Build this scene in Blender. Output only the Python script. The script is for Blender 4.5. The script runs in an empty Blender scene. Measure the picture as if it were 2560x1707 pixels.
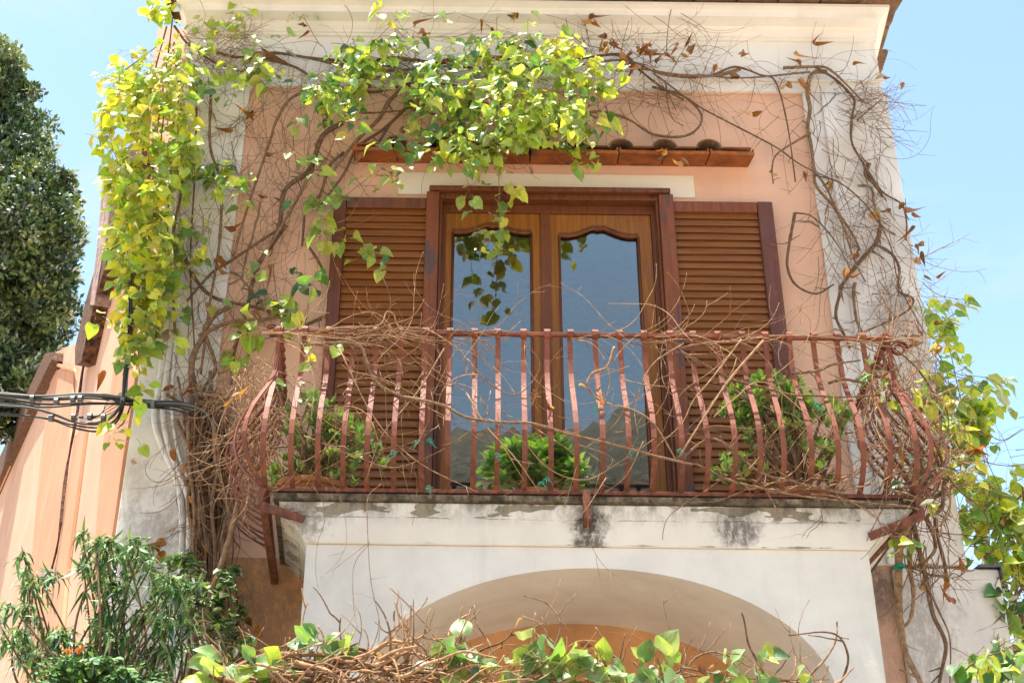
import bpy, math, random
import numpy as np
from mathutils import Vector, Matrix
random.seed(7); rng = np.random.default_rng(7)
SC = bpy.context.scene
COL = SC.collection

# ------------------------------------------------------------------ camera
FPX, PCX, PCY, SD = 3100.0, 1187.0, 853.5, 2352/2560
PITCH = math.atan(FPX/6145.0); ROLL = math.radians(0.70)
CAM = np.array([0.0, -7.3, 1.6])
_f = np.array([0, math.cos(PITCH), math.sin(PITCH)])
_u0 = np.array([0, -math.sin(PITCH), math.cos(PITCH)]); _r0 = np.array([1.0, 0, 0])
_c, _s = math.cos(ROLL), math.sin(ROLL)
_r = _r0*_c + _u0*_s; _u = _u0*_c - _r0*_s
cd = bpy.data.cameras.new('camera'); camo = bpy.data.objects.new('camera', cd); COL.objects.link(camo)
cd.sensor_width = 36; cd.lens = FPX/2560*36; cd.shift_x = (1280-PCX)/2560
cd.clip_start = 0.05; cd.clip_end = 3000
camo.matrix_world = Matrix(((_r[0], _u[0], -_f[0], CAM[0]), (_r[1], _u[1], -_f[1], CAM[1]), (_r[2], _u[2], -_f[2], CAM[2]), (0, 0, 0, 1)))
cd.dof.use_dof = True; cd.dof.focus_distance = 7.9; cd.dof.aperture_fstop = 11
SC.camera = camo

# ------------------------------------------------------------------ light
SUN = Vector((-0.18, -0.05, 0.93)).normalized()
w = bpy.data.worlds.new('World'); SC.world = w; w.use_nodes = True
nt = w.node_tree; bg = nt.nodes['Background']
sky = nt.nodes.new('ShaderNodeTexSky'); sky.sky_type = 'NISHITA'; sky.sun_disc = False
sky.sun_elevation = math.asin(SUN.z); sky.sun_rotation = math.atan2(SUN.x, SUN.y)
sky.air_density = 1.0; sky.dust_density = 1.2; sky.ozone_density = 1.3; sky.altitude = 50
tn = nt.nodes.new('ShaderNodeMix'); tn.data_type = 'RGBA'; tn.blend_type = 'MULTIPLY'; tn.inputs[0].default_value = 1; tn.inputs[7].default_value = (1.03, 1.06, .94, 1)
nt.links.new(sky.outputs[0], tn.inputs[6]); 
tc = nt.nodes.new('ShaderNodeTexCoord'); mp = nt.nodes.new('ShaderNodeMapping'); mp.inputs['Scale'].default_value = (1.2, 1.2, 5.0)
nz_ = nt.nodes.new('ShaderNodeTexNoise'); nz_.inputs['Scale'].default_value = 2.6; nz_.inputs['Detail'].default_value = 7; nz_.inputs['Roughness'].default_value = .6
nt.links.new(tc.outputs['Generated'], mp.inputs[0]); nt.links.new(mp.outputs[0], nz_.inputs['Vector'])
cr = nt.nodes.new('ShaderNodeMapRange'); cr.interpolation_type = 'SMOOTHSTEP'; cr.inputs[1].default_value = .50; cr.inputs[2].default_value = .78; cr.inputs[4].default_value = .55; nt.links.new(nz_.outputs['Fac'], cr.inputs[0])
cl = nt.nodes.new('ShaderNodeMix'); cl.data_type = 'RGBA'; nt.links.new(cr.outputs[0], cl.inputs[0]); nt.links.new(tn.outputs[2], cl.inputs[6]); cl.inputs[7].default_value = (2.6, 2.7, 2.75, 1)
nt.links.new(cl.outputs[2], bg.inputs[0]); bg.inputs[1].default_value = 0.105
sl = bpy.data.lights.new('sun', 'SUN'); sl.energy = 3.3; sl.angle = math.radians(0.53); sl.color = (1, .95, .86)
so = bpy.data.objects.new('sun', sl); COL.objects.link(so); so.rotation_euler = SUN.to_track_quat('Z', 'Y').to_euler()
SC.view_settings.view_transform = 'Standard'; SC.view_settings.look = 'None'
SC.view_settings.gamma = 1; SC.view_settings.exposure = 1.86
SC.render.engine = 'CYCLES'
SC.cycles.max_bounces = 8; SC.cycles.diffuse_bounces = 4; SC.cycles.transparent_max_bounces = 8

# ------------------------------------------------------------------ helpers
def ray(px, py):
    px /= SD; py /= SD
    return _f*FPX + _r*(px-PCX) - _u*(py-PCY)
def P(px, py, Y):
    d = ray(px, py); return CAM + d*((Y-CAM[1])/d[1])
def PP(pts, Y):
    return [P(x, y, Y if not callable(Y) else Y(i)) for i, (x, y) in enumerate(pts)]

class MB:
    def __init__(s): s.v = []; s.f = []; s.n = 0; s.t = []; s.l = []
    def add(s, v, f, tint=(1, 1, 1), lv=None):
        v = np.asarray(v, float).reshape(-1, 3); k = len(v)
        s.v.append(v); s.f += [tuple(int(i)+s.n for i in q) for q in f]; s.n += k
        t = np.ones((k, 4)); t[:, :3] = tint; s.t.append(t)
        s.l.append(np.zeros((k, 3)) if lv is None else lv)
    def box(s, x0, x1, y0, y1, z0, z1, tint=(1, 1, 1)):
        v = [(x, y, z) for z in (z0, z1) for y in (y0, y1) for x in (x0, x1)]
        s.add(v, [(0, 2, 3, 1), (4, 5, 7, 6), (0, 1, 5, 4), (2, 6, 7, 3), (0, 4, 6, 2), (1, 3, 7, 5)], tint)
    def hexa(s, bot, top, tint=(1, 1, 1)):
        n = len(bot); v = list(bot)+list(top)
        s.add(v, [tuple(range(n))[::-1], tuple(range(n, 2*n))]+[(i, (i+1) % n, n+(i+1) % n, n+i) for i in range(n)], tint)
    def prism(s, poly, vec, tint=(1, 1, 1)):
        vec = np.array(vec, float); s.hexa([np.array(p, float) for p in poly], [np.array(p, float)+vec for p in poly], tint)
    def tube(s, pts, r0, r1=None, n=5, tint=(1, 1, 1), smooth=2, rough=0.0, cap=True):
        pts = np.array(pts, float)
        if smooth and len(pts) > 2: pts = catmull(pts, smooth)
        m = len(pts); r1 = r0 if r1 is None else r1
        rad = np.linspace(r0, r1, m)
        if rough: rad = rad*(1+rng.normal(0, rough, m))
        d = np.gradient(pts, axis=0); d /= (np.linalg.norm(d, axis=1)[:, None]+1e-9)
        ref = np.array([0.3, 0.9, 0.1]); a = np.cross(d, ref); a /= (np.linalg.norm(a, axis=1)[:, None]+1e-9)
        b = np.cross(d, a); ang = np.arange(n)*2*math.pi/n
        v = pts[:, None, :] + rad[:, None, None]*(np.cos(ang)[None, :, None]*a[:, None, :]+np.sin(ang)[None, :, None]*b[:, None, :])
        f = [(i*n+j, i*n+(j+1) % n, (i+1)*n+(j+1) % n, (i+1)*n+j) for i in range(m-1) for j in range(n)]
        if cap: f += [tuple(range(n))[::-1], tuple(range((m-1)*n, m*n))]
        s.add(v.reshape(-1, 3), f, tint)
        return pts
    def strip(s, pts, w, t, wdir, tint=(1, 1, 1)):
        """flat bar: width w along wdir, thickness t"""
        pts = np.array(pts, float); wd = np.array(wdir, float); wd /= np.linalg.norm(wd)
        d = np.gradient(pts, axis=0); d /= np.linalg.norm(d, axis=1)[:, None]
        nn = np.cross(d, wd); nn /= np.linalg.norm(nn, axis=1)[:, None]
        v = np.stack([pts+wd*w/2+nn*t/2, pts-wd*w/2+nn*t/2, pts-wd*w/2-nn*t/2, pts+wd*w/2-nn*t/2], 1)
        m = len(pts); f = [(i*4+j, i*4+(j+1) % 4, (i+1)*4+(j+1) % 4, (i+1)*4+j) for i in range(m-1) for j in range(4)]
        f += [(3, 2, 1, 0), tuple(range((m-1)*4, m*4))]
        s.add(v.reshape(-1, 3), f, tint)
    def lathe(s, c, prof, n=24, tint=(1, 1, 1)):
        c = np.array(c, float); a = np.arange(n)*2*math.pi/n
        v = [c+np.array([r*math.cos(t), r*math.sin(t), z]) for r, z in prof for t in a]
        f = [(i*n+j, i*n+(j+1) % n, (i+1)*n+(j+1) % n, (i+1)*n+j) for i in range(len(prof)-1) for j in range(n)]
        s.add(v, f, tint)
    def leaves(s, pos, d, nrm, size, tint, shape='heart', fold=.25, bend=.25, asp=1.0):
        T, F = LEAF[shape]; N = len(pos)
        if N == 0: return
        pos = np.asarray(pos, float); d = np.asarray(d, float); nrm = np.asarray(nrm, float)
        d = d/(np.linalg.norm(d, axis=1)[:, None]+1e-9)
        x = np.cross(d, nrm); x /= (np.linalg.norm(x, axis=1)[:, None]+1e-9); z = np.cross(x, d)
        size = np.asarray(size, float)
        fo = fold*(0.4+1.2*rng.random(N)); be = bend*rng.normal(.6, .7, N); tw = rng.normal(0, .25, N)
        lx = T[:, 0][None]*asp; ly = T[:, 1][None]
        lz = fo[:, None]*np.abs(lx) - be[:, None]*ly**2 + tw[:, None]*lx*ly + .05*np.sin(9*ly+6*np.abs(lx)+rng.random(N)[:, None]*6)*np.abs(lx)*3
        v = pos[:, None]+size[:, None, None]*(lx[..., None]*x[:, None]+ly[..., None]*d[:, None]+lz[..., None]*z[:, None])
        K = len(T); off = (np.arange(N)*K)[:, None, None]
        Fa = np.array(F)[None]+off
        tt = np.ones((N, K, 4)); tt[..., :3] = np.asarray(tint)[:, None, :]
        lv = np.zeros((N, K, 3)); lv[..., 0] = T[:, 2][None]; lv[..., 1] = T[:, 1][None]; lv[..., 2] = rng.random(N)[:, None]
        s.v.append(v.reshape(-1, 3)); s.f += [tuple(q) for q in (Fa.reshape(-1, Fa.shape[2])+s.n).tolist()]; s.n += N*K
        s.t.append(tt.reshape(-1, 4)); s.l.append(lv.reshape(-1, 3))
    def build(s, name, mat, parent=None, smooth=False, bevel=0, origin=None):
        me = bpy.data.meshes.new(name)
        v = np.concatenate(s.v); off = np.array(OFF.get(parent.name if parent else None, (0, 0, 0)))
        if origin is not None: off = np.array(origin)
        me.from_pydata((v-off).tolist(), [], s.f)
        a = me.attributes.new('tint', 'FLOAT_COLOR', 'POINT'); a.data.foreach_set('color', np.concatenate(s.t).ravel())
        a = me.attributes.new('lv', 'FLOAT_VECTOR', 'POINT'); a.data.foreach_set('vector', np.concatenate(s.l).ravel())
        me.materials.append(mat)
        if smooth: me.polygons.foreach_set('use_smooth', [True]*len(me.polygons))
        o = bpy.data.objects.new(name, me); COL.objects.link(o)
        if parent is not None:
            o.parent = parent; OFF[o.name] = tuple(off)
        else:
            o.location = off
        if bevel:
            m = o.modifiers.new('bevel', 'BEVEL'); m.width = bevel; m.segments = 2; m.limit_method = 'ANGLE'
        return o
OFF = {None: (0, 0, 0)}

def catmull(p, k):
    q = np.vstack([2*p[0]-p[1], p, 2*p[-1]-p[-2]]); out = []
    for i in range(1, len(q)-2):
        for j in range(k):
            t = j/k
            out.append(.5*((2*q[i])+(-q[i-1]+q[i+1])*t+(2*q[i-1]-5*q[i]+4*q[i+1]-q[i+2])*t*t+(-q[i-1]+3*q[i]-3*q[i+1]+q[i+2])*t**3))
    out.append(q[-2]); return np.array(out)

def mkleaf(ts, ws, lobes=0.0, lat=(-1, -.5, 0, .5, 1)):
    V = []; n = len(lat)
    for i, (t, wd) in enumerate(zip(ts, ws)):
        for u in lat:
            V.append((u*wd, t - (lobes*abs(u)*(1-t/.3) if t < .3 else 0), u))
    F = [(i*n+j, i*n+j+1, (i+1)*n+j+1, (i+1)*n+j) for i in range(len(ts)-1) for j in range(n-1)]
    return np.array(V, float), F
LEAF = {
 'heart': mkleaf([0, .12, .28, .46, .64, .82, 1.0], [.24, .40, .46, .43, .33, .18, .015], .12),
 'lance': mkleaf([0, .15, .35, .6, .82, 1.0], [.02, .09, .125, .11, .06, .005], 0, (-1, 0, 1)),
 'oval': mkleaf([0, .2, .45, .7, .9, 1.0], [.04, .14, .26, .28, .18, .03], 0, (-1, 0, 1)),
 'tiny': mkleaf([0, .5, 1.0], [.03, .28, .03], 0, (-1, 1)),
 'blade': mkleaf([0, .25, .55, .8, 1.0], [.04, .17, .2, .13, .01], 0, (-1, 0, 1)),
}

def tag(o, label=None, cat=None, group=None, kind=None):
    if label: o['label'] = label
    if cat: o['category'] = cat
    if group: o['group'] = group
    if kind: o['kind'] = kind
    return o
def thing(name, loc, label, cat, group=None):
    o = bpy.data.objects.new(name, None); COL.objects.link(o); o.location = loc
    OFF[o.name] = tuple(loc); return tag(o, label, cat, group)

# ------------------------------------------------------------------ materials
class NT:
    def __init__(s, name):
        s.m = bpy.data.materials.new(name); s.m.use_nodes = True; s.t = s.m.node_tree; s.t.nodes.clear()
        s.out = s.n('ShaderNodeOutputMaterial')
        g = s.n('ShaderNodeNewGeometry'); s.pos = g.outputs['Position']; s.geo = g
    def n(s, k, **kw):
        o = s.t.nodes.new(k)
        for a, b in kw.items(): setattr(o, a, b)
        return o
    def l(s, a, b): s.t.links.new(a, b)
    def set(s, sock, v):
        if hasattr(v, 'default_value') or hasattr(v, 'links'): s.l(v, sock)
        else: sock.default_value = (*v, 1) if isinstance(v, tuple) and len(v) == 3 and sock.type == 'RGBA' else v
    def noise(s, scale, detail=4, rough=.55, vec=None, stretch=None, dist=0):
        v = vec or s.pos
        if stretch: v = s.vm('MULTIPLY', v, stretch)
        o = s.n('ShaderNodeTexNoise'); s.l(v, o.inputs['Vector']); o.inputs['Scale'].default_value = scale
        o.inputs['Detail'].default_value = detail; o.inputs['Roughness'].default_value = rough; o.inputs['Distortion'].default_value = dist
        return o.outputs['Fac']
    def vm(s, op, a, b):
        o = s.n('ShaderNodeVectorMath', operation=op); s.set(o.inputs[0], a); s.set(o.inputs[1], b)
        return o.outputs['Value'] if op in ('LENGTH', 'DISTANCE', 'DOT_PRODUCT') else o.outputs[0]
    def m_(s, op, a, b=0.0, clamp=False):
        o = s.n('ShaderNodeMath', operation=op, use_clamp=clamp); s.set(o.inputs[0], a); s.set(o.inputs[1], b); return o.outputs[0]
    def rng(s, v, a, b, c=0.0, d=1.0):
        o = s.n('ShaderNodeMapRange', interpolation_type='SMOOTHSTEP'); s.l(v, o.inputs[0])
        for i, q in enumerate((a, b, c, d)): o.inputs[i+1].default_value = q
        return o.outputs[0]
    def mix(s, f, a, b, mode='MIX'):
        o = s.n('ShaderNodeMix', data_type='RGBA', blend_type=mode); s.set(o.inputs[0], f); s.set(o.inputs[6], a); s.set(o.inputs[7], b); return o.outputs[2]
    def xyz(s, v=None):
        o = s.n('ShaderNodeSeparateXYZ'); s.l(v or s.pos, o.inputs[0]); return o.outputs
    def blob(s, c, r, stretch=(1, 1, 1), k=.35):
        d = s.vm('SUBTRACT', s.pos, c); d = s.vm('MULTIPLY', d, stretch); L = s.vm('LENGTH', d, (0, 0, 0))
        L = s.m_('ADD', L, s.m_('MULTIPLY', s.m_('SUBTRACT', s.noise(9, 6, .7), .5), r*2.2))
        return s.m_('MULTIPLY', s.rng(L, r*k, r, 1, 0), s.rng(s.noise(34, 6, .8, stretch=(1, 1, .45)), .34, .56, .25, 1))
    def bsdf(s, color, rough=.8, bump=None, bs=.2, bd=.01, spec=.3, metal=0, coat=0):
        p = s.n('ShaderNodeBsdfPrincipled'); s.set(p.inputs['Base Color'], color); s.set(p.inputs['Roughness'], rough)
        p.inputs['Specular IOR Level'].default_value = spec; p.inputs['Metallic'].default_value = metal
        p.inputs['Coat Weight'].default_value = coat
        if bump is not None:
            b = s.n('ShaderNodeBump'); b.inputs['Strength'].default_value = bs; b.inputs['Distance'].default_value = bd
            s.l(bump, b.inputs['Height']); s.l(b.outputs[0], p.inputs['Normal'])
        s.l(p.outputs[0], s.out.inputs[0]); return p

def stucco(name, base, var=.10, stains_and_shade=(), peel=None, grime=None, hcrack=None, bump=.35, crack=0, patch=None):
    t = NT(name)
    dk = tuple(c*(1-var*2.2) for c in base); lt = tuple(min(.92, c*(1+var*.6)) for c in base)
    c = t.mix(t.rng(t.noise(1.3, 5, .6), .3, .7), dk, lt)
    c = t.mix(t.rng(t.noise(6, 6, .65), .35, .75, 0, .5), c, base)
    # faint run marks down the wall
    c = t.mix(t.rng(t.noise(5, 4, .6, stretch=(1.6, 1.6, .12)), .55, .8, 0, .40), c, tuple(q*.72 for q in base))
    c = t.mix(t.rng(t.noise(60, 3, .6), .66, .75, 0, .35), c, tuple(q*.6 for q in base))
    h = t.m_('ADD', t.noise(3, 6, .6), t.m_('MULTIPLY', t.noise(70, 3, .6), .22))
    if patch:
        c = t.mix(t.rng(t.noise(2.2, 6, .7, dist=.6), .58, .64, 0, .7), c, patch)
    if peel:
        z0, z1, thr, pc = peel
        zz = t.xyz()[2]
        msk = t.m_('MULTIPLY', t.rng(t.noise(6.5, 3, .5, stretch=(.6, 1, 1.6)), thr, thr+.012), t.m_('MULTIPLY', t.rng(zz, z0, z0+.03), t.rng(zz, z1, z1+.03, 1, 0)))
        c = t.mix(msk, c, t.mix(t.noise(40, 4, .7), pc, tuple(q*.6 for q in pc)))
        h = t.m_('SUBTRACT', h, t.m_('MULTIPLY', msk, .8))
    if crack:
        vo = t.n('ShaderNodeTexVoronoi', feature='DISTANCE_TO_EDGE'); vo.inputs['Scale'].default_value = crack
        dv = t.vm('ADD', t.pos, t.vm('MULTIPLY', t.vmn(5), (.09, .09, .09)))
        t.l(dv, vo.inputs['Vector'])
        ck = t.m_('MULTIPLY', t.rng(vo.outputs[0], .004, .012, 1, 0), t.rng(t.noise(1.7, 2), .52, .6))
        c = t.mix(t.m_('MULTIPLY', ck, .8), c, (.12, .09, .06)); h = t.m_('SUBTRACT', h, t.m_('MULTIPLY', ck, .6))
    if hcrack:
        for (zc, am, wd_c, lo) in hcrack:
            X_ = t.xyz(); wv = t.m_('MULTIPLY', t.m_('SUBTRACT', t.noise(3.5, 8, .75, stretch=(1, .1, .1)), .5), am)
            dz = t.m_('ABSOLUTE', t.m_('SUBTRACT', t.m_('SUBTRACT', X_[2], zc), wv))
            wdt = t.m_('MULTIPLY', t.rng(t.noise(7, 4, .7, stretch=(1, .1, .1)), .35, .7), wd_c)
            hk = t.m_('MULTIPLY', t.m_('LESS_THAN', dz, wdt), t.rng(t.noise(1.9, 2, stretch=(1, .1, .1)), lo, lo+.06))
            c = t.mix(t.m_('MULTIPLY', hk, .8), c, (.20, .16, .11)); h = t.m_('SUBTRACT', h, t.m_('MULTIPLY', hk, .8))
    if grime:
        z0, z1, amt = grime; zz = t.xyz()[2]
        g = t.m_('MULTIPLY', t.rng(zz, z0, z1), t.rng(t.noise(9, 7, .75, stretch=(1.0, 1, .5)), .38, .66))
        c = t.mix(t.m_('MULTIPLY', g, amt), c, (.075, .065, .045))
    for (cc, r, st, col, amt) in stains_and_shade:
        c = t.mix(t.m_('MULTIPLY', t.blob(cc, r, st), amt), c, col)
    t.bsdf(c, .9, h, bump, .012, .15); return t.m
def _vmn(s, sc):
    o = s.n('ShaderNodeTexNoise'); s.l(s.pos, o.inputs['Vector']); o.inputs['Scale'].default_value = sc; return o.outputs['Color']
NT.vmn = _vmn

def wood(name, a, b, worn=None, axis='z', thr=.56, gloss=.38):
    t = NT(name); st = {'z': (9, 9, .45), 'x': (.45, 9, 9)}[axis]
    c = t.mix(t.rng(t.noise(5, 7, .7, stretch=st), .3, .7), a, b)
    c = t.mix(t.rng(t.noise(16, 5, .7, stretch=st), .58, .75, 0, .5), c, tuple(q*.35 for q in a))
    if worn:
        c = t.mix(t.rng(t.noise(3.2, 6, .75, stretch=(2.2, 2.2, .8) if axis == 'z' else (.8, 2.2, 2.2)), thr, thr+.07, 0, .85), c, worn)
        c = t.mix(t.rng(t.noise(22, 4, .7), .7, .74, 0, .6), c, (.45, .33, .22))
    t.bsdf(c, t.rng(t.noise(8, 4), .3, .7, gloss, gloss+.25), t.noise(14, 6, .7, stretch=st), .3, .004, .4); return t.m

M = {}
M['pink'] = stucco('pink_stucco', (.78, .475, .325), .08, crack=1.1, bump=.4)
M['pink_low'] = stucco('stained_pink_stucco', (.74, .46, .33), .1, bump=.4, stains_and_shade=[((2.45, 0, 3.62), .22, (1, 1, .8), (.12, .10, .09), .85), ((2.47, 0, 3.3), .2, (1, 1, .5), (.40, .27, .21), .6)])
M['peach'] = stucco('peach_stucco', (.64, .37, .25), .07, bump=.25)
M['peach_deep_shade'] = stucco('deep_shaded_peach_stucco', (.58, .29, .17), .08, bump=.25)  # deeper peach paints the wing's shaded planes as bands; mouldings share it
M['orange'] = stucco('orange_stucco', (.70, .37, .17), .16, bump=.5, stains_and_shade=[((-1.25, 0, 3.25), .45, (1, 1, .5), (.26, .16, .10), .7), ((-.95, 0, 3.0), .10, (1, 1, 1), (.10, .07, .05), .7)])  # broad brown patch paints the balcony's shade onto the niche wall
M['cream'] = stucco('cream_plaster', (.84, .795, .72), .06, bump=.4)
M['cream_band'] = stucco('cream_lintel_paint', (.82, .74, .60), .05, bump=.25)
M['greyed'] = stucco('weathered_white_plaster', (.80, .76, .70), .08, bump=.5, crack=1.5, patch=(.66, .60, .53), stains_and_shade=[
    ((2.62, -.05, 3.3), .30, (1, 1, .45), (.30, .27, .26), .65), ((2.75, -.05, 5.5), .22, (1, 1, .7), (.45, .37, .30), .6), ((2.62, -.05, 6.7), .28, (1, 1, .8), (.62, .50, .38), .5)])
M['left_pil'] = stucco('mottled_white_plaster', (.83, .79, .72), .08, bump=.5, patch=(.58, .53, .46), stains_and_shade=[
    ((-1.95, -.05, 3.75), .33, (1, 1, .7), (.36, .34, .31), .7), ((-1.80, -.05, 4.05), .18, (1, 1, .6), (.40, .36, .30), .7),
    ((-1.9, -.05, 3.05), .30, (1, 1, 1.2), (.34, .28, .23), .75), ((-2.1, -.05, 4.3), .12, (1, 1, .6), (.45, .36, .28), .5)])
M['arch'] = stucco('cream_arch_plaster', (.84, .795, .72), .09, bump=.7)
M['slab'] = stucco('stained_slab_plaster', (.84, .785, .69), .07, bump=.55, hcrack=[(3.668, .05, .0035, .40), (3.536, .012, .007, .50), (3.60, .16, .0014, .55)],
    peel=(3.655, 3.745, .56, (.42, .36, .26)), grime=(3.60, 3.76, .75), stains_and_shade=[
    ((.60, -1.16, 3.64), .13, (1, .4, .8), (.06, .055, .04), .95), ((.61, -1.16, 3.55), .12, (1, .4, 1.2), (.10, .09, .06), .8), ((1.36, -1.16, 3.63), .15, (.8, .4, 1.1), (.10, .085, .07), .85),
    ((-.88, -1.16, 3.67), .15, (1, .4, 1), (.20, .17, .12), .7), ((-.98, -.6, 3.6), .3, (1, .3, 1), (.30, .25, .19), .6)])
t = NT('mossy_stone_edge'); t.bsdf(t.mix(t.rng(t.noise(14, 6, .75), .35, .65), (.045, .038, .026), (.20, .15, .10)), .95, t.noise(30, 5, .7), .8, .01); M['moss'] = t.m
t = NT('stone_gate_wall'); t.bsdf(t.mix(t.rng(t.noise(12, 7, .75), .38, .62), (.50, .33, .27), (.17, .12, .10)), .95, t.noise(25, 6, .7), .9, .02); M['rough'] = t.m
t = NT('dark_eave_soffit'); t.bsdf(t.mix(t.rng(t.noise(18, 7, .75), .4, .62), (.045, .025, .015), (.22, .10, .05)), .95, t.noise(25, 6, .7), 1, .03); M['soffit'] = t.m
def tilem(name, a, b, moss):
    t = NT(name); c = t.mix(t.rng(t.noise(7, 6, .7), .35, .65), a, b)
    c = t.mix(t.rng(t.noise(11, 7, .8), .52, .62, 0, moss), c, (.10, .08, .05)); c = t.mix(t.rng(t.noise(45, 3, .7), .64, .70, 0, .6), c, (.42, .30, .20))
    t.bsdf(c, .92, t.noise(30, 5, .7), .7, .01, .15); return t.m
M['tile'] = tilem('terracotta_tile', (.40, .13, .04), (.25, .075, .025), .85)
M['tile_old'] = tilem('weathered_tile', (.26, .15, .08), (.15, .085, .05), .85)
M['wood_door'] = wood('varnished_door_wood', (.33, .118, .012), (.19, .064, .007))
M['wood_frame'] = wood('dark_frame_wood', (.19, .056, .016), (.10, .03, .010), (.08, .018, .012))
M['wood_louvre'] = wood('louvre_wood', (.27, .086, .010), (.165, .049, .005), None, 'x', gloss=.42)
M['wood_post'] = wood('worn_shutter_wood', (.25, .072, .022), (.15, .042, .016), (.08, .05, .045), thr=.54, gloss=.5)
M['wood_purple'] = wood('faded_purple_wood', (.16, .056, .038), (.11, .04, .03), (.30, .095, .04), thr=.56, gloss=.55)
M['wood_red'] = wood('dark_red_wood', (.16, .045, .018), (.10, .028, .013), (.22, .07, .03), thr=.6, gloss=.45)
t = NT('rust_red_paint'); zz = t.xyz()[2]
c = t.mix(t.rng(t.noise(9, 5, .7), .35, .7), (.28, .088, .047), (.17, .052, .028))
c = t.mix(t.m_('MULTIPLY', t.rng(zz, 3.80, 4.16, 1, 0), t.rng(t.noise(22, 6, .75, stretch=(1, 1, .5)), .38, .6)), c, (.10, .042, .025))
c = t.mix(t.rng(t.noise(60, 4, .7), .62, .70, 0, .6), c, (.16, .06, .035)); t.bsdf(c, .62, t.noise(50, 4, .7), .3, .003, .35); M['iron'] = t.m
def barkm(name, dark, light):
    t = NT(name); at = t.n('ShaderNodeAttribute', attribute_name='tint')
    c = t.mix(t.rng(t.noise(40, 5, .7), .3, .7), dark, light); c = t.mix(1.0, c, at.outputs['Color'], 'MULTIPLY')
    t.bsdf(c, .9, t.noise(90, 4, .7), .6, .004, .15); return t.m
M['bark'] = barkm('vine_bark', (.17, .105, .065), (.36, .25, .165))
def leafm(name, trans=.5, gloss=.16, rough=.42, vein=.55, sp=.55):
    t = NT(name); at = t.n('ShaderNodeAttribute', attribute_name='tint'); lv = t.n('ShaderNodeAttribute', attribute_name='lv')
    x = t.xyz(lv.outputs['Vector']); u = t.m_('ABSOLUTE', x[0])
    rib = t.rng(u, .0, .16, 1, 0)
    ph = t.m_('SUBTRACT', t.m_('MULTIPLY', x[1], 34.0), t.m_('MULTIPLY', u, 13.0))
    side = t.rng(t.m_('SINE', ph), .72, .98, 0, .55)
    vn = t.m_('MULTIPLY', t.m_('MAXIMUM', rib, side), vein)
    base = t.mix(t.rng(t.noise(22, 4, .7), .35, .7), at.outputs['Color'], t.mix(1.0, at.outputs['Color'], (.70, .78, .6), 'MULTIPLY'))
    edge = t.mix(t.m_('MULTIPLY', t.rng(u, .72, 1.0), t.m_('MULTIPLY', x[2], .5)), base, (.50, .40, .06)) if vein > .3 else base
    col = t.mix(t.m_('MULTIPLY', vn, .55), edge, t.mix(1.0, edge, (1.9, 1.7, 1.3), 'MULTIPLY'))
    d = t.n('ShaderNodeBsdfDiffuse'); t.l(col, d.inputs[0]); tr = t.n('ShaderNodeBsdfTranslucent'); t.l(t.mix(1.0, col, (1.45, 1.3, .55), 'MULTIPLY'), tr.inputs[0])
    m = t.n('ShaderNodeMixShader'); m.inputs[0].default_value = trans; t.l(d.outputs[0], m.inputs[1]); t.l(tr.outputs[0], m.inputs[2])
    g = t.n('ShaderNodeBsdfGlossy'); g.inputs['Roughness'].default_value = rough; g.inputs[0].default_value = (1, 1, 1, 1)
    fr = t.n('ShaderNodeFresnel'); fr.inputs[0].default_value = 1.45
    m2 = t.n('ShaderNodeMixShader'); t.l(t.m_('ADD', t.m_('MULTIPLY', fr.outputs[0], sp), gloss*.12, True), m2.inputs[0]); t.l(m.outputs[0], m2.inputs[1]); t.l(g.outputs[0], m2.inputs[2])
    b = t.n('ShaderNodeBump'); b.inputs['Strength'].default_value = .4; b.inputs['Distance'].default_value = .003; t.l(vn, b.inputs['Height'])
    for q in (d, g): t.l(b.outputs[0], q.inputs['Normal'])
    t.l(m2.outputs[0], t.out.inputs[0]); return t.m
M['leaf'] = leafm('vine_leaf'); M['leaf_thick'] = leafm('thick_leaf', .22, .1, .42, .2, .32); M['leaf_tree'] = leafm('tree_leaf', .25, .15, .5, .15, .35)
M['dry'] = leafm('dry_leaf', .35, .0, .8, .3, .05)
t = NT('window_glass'); g = t.n('ShaderNodeBsdfGlossy'); g.inputs['Roughness'].default_value = .006; g.inputs[0].default_value = (1, .95, .88, 1)
bmp = t.n('ShaderNodeBump'); bmp.inputs['Strength'].default_value = .02; t.l(t.noise(2.5, 1), bmp.inputs['Height']); t.l(bmp.outputs[0], g.inputs['Normal'])
tp = t.n('ShaderNodeBsdfTransparent'); tp.inputs[0].default_value = (.86, .90, .92, 1)
fr = t.n('ShaderNodeFresnel'); fr.inputs[0].default_value = 1.72; mx = t.n('ShaderNodeMixShader'); t.l(t.m_('ADD', t.m_('MULTIPLY', fr.outputs[0], 1.4), .02, True), mx.inputs[0]); t.l(tp.outputs[0], mx.inputs[1]); t.l(g.outputs[0], mx.inputs[2])
t.l(mx.outputs[0], t.out.inputs[0]); M['glass'] = t.m
def plain(name, c, rough=.6, metal=0, var=.15, spec=.4):
    t = NT(name); t.bsdf(t.mix(t.rng(t.noise(12, 5, .7), .35, .7), c, tuple(q*(1-var*2) for q in c)), rough, t.noise(40, 3), .15, .003, spec, metal); return t.m
M['room'] = plain('room_wall_paint', (.55, .54, .55), .9); M['lampm'] = plain('lamp_enamel', (.10, .12, .17), .35)
M['cable_black'] = plain('black_cable', (.03, .028, .026), .5); M['cable_grey'] = plain('grey_cable', (.17, .165, .155), .5)
M['conduit'] = plain('painted_conduit', (.80, .76, .70), .5, var=.12); M['tie'] = plain('green_twine', (.02, .28, .17), .6)
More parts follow.
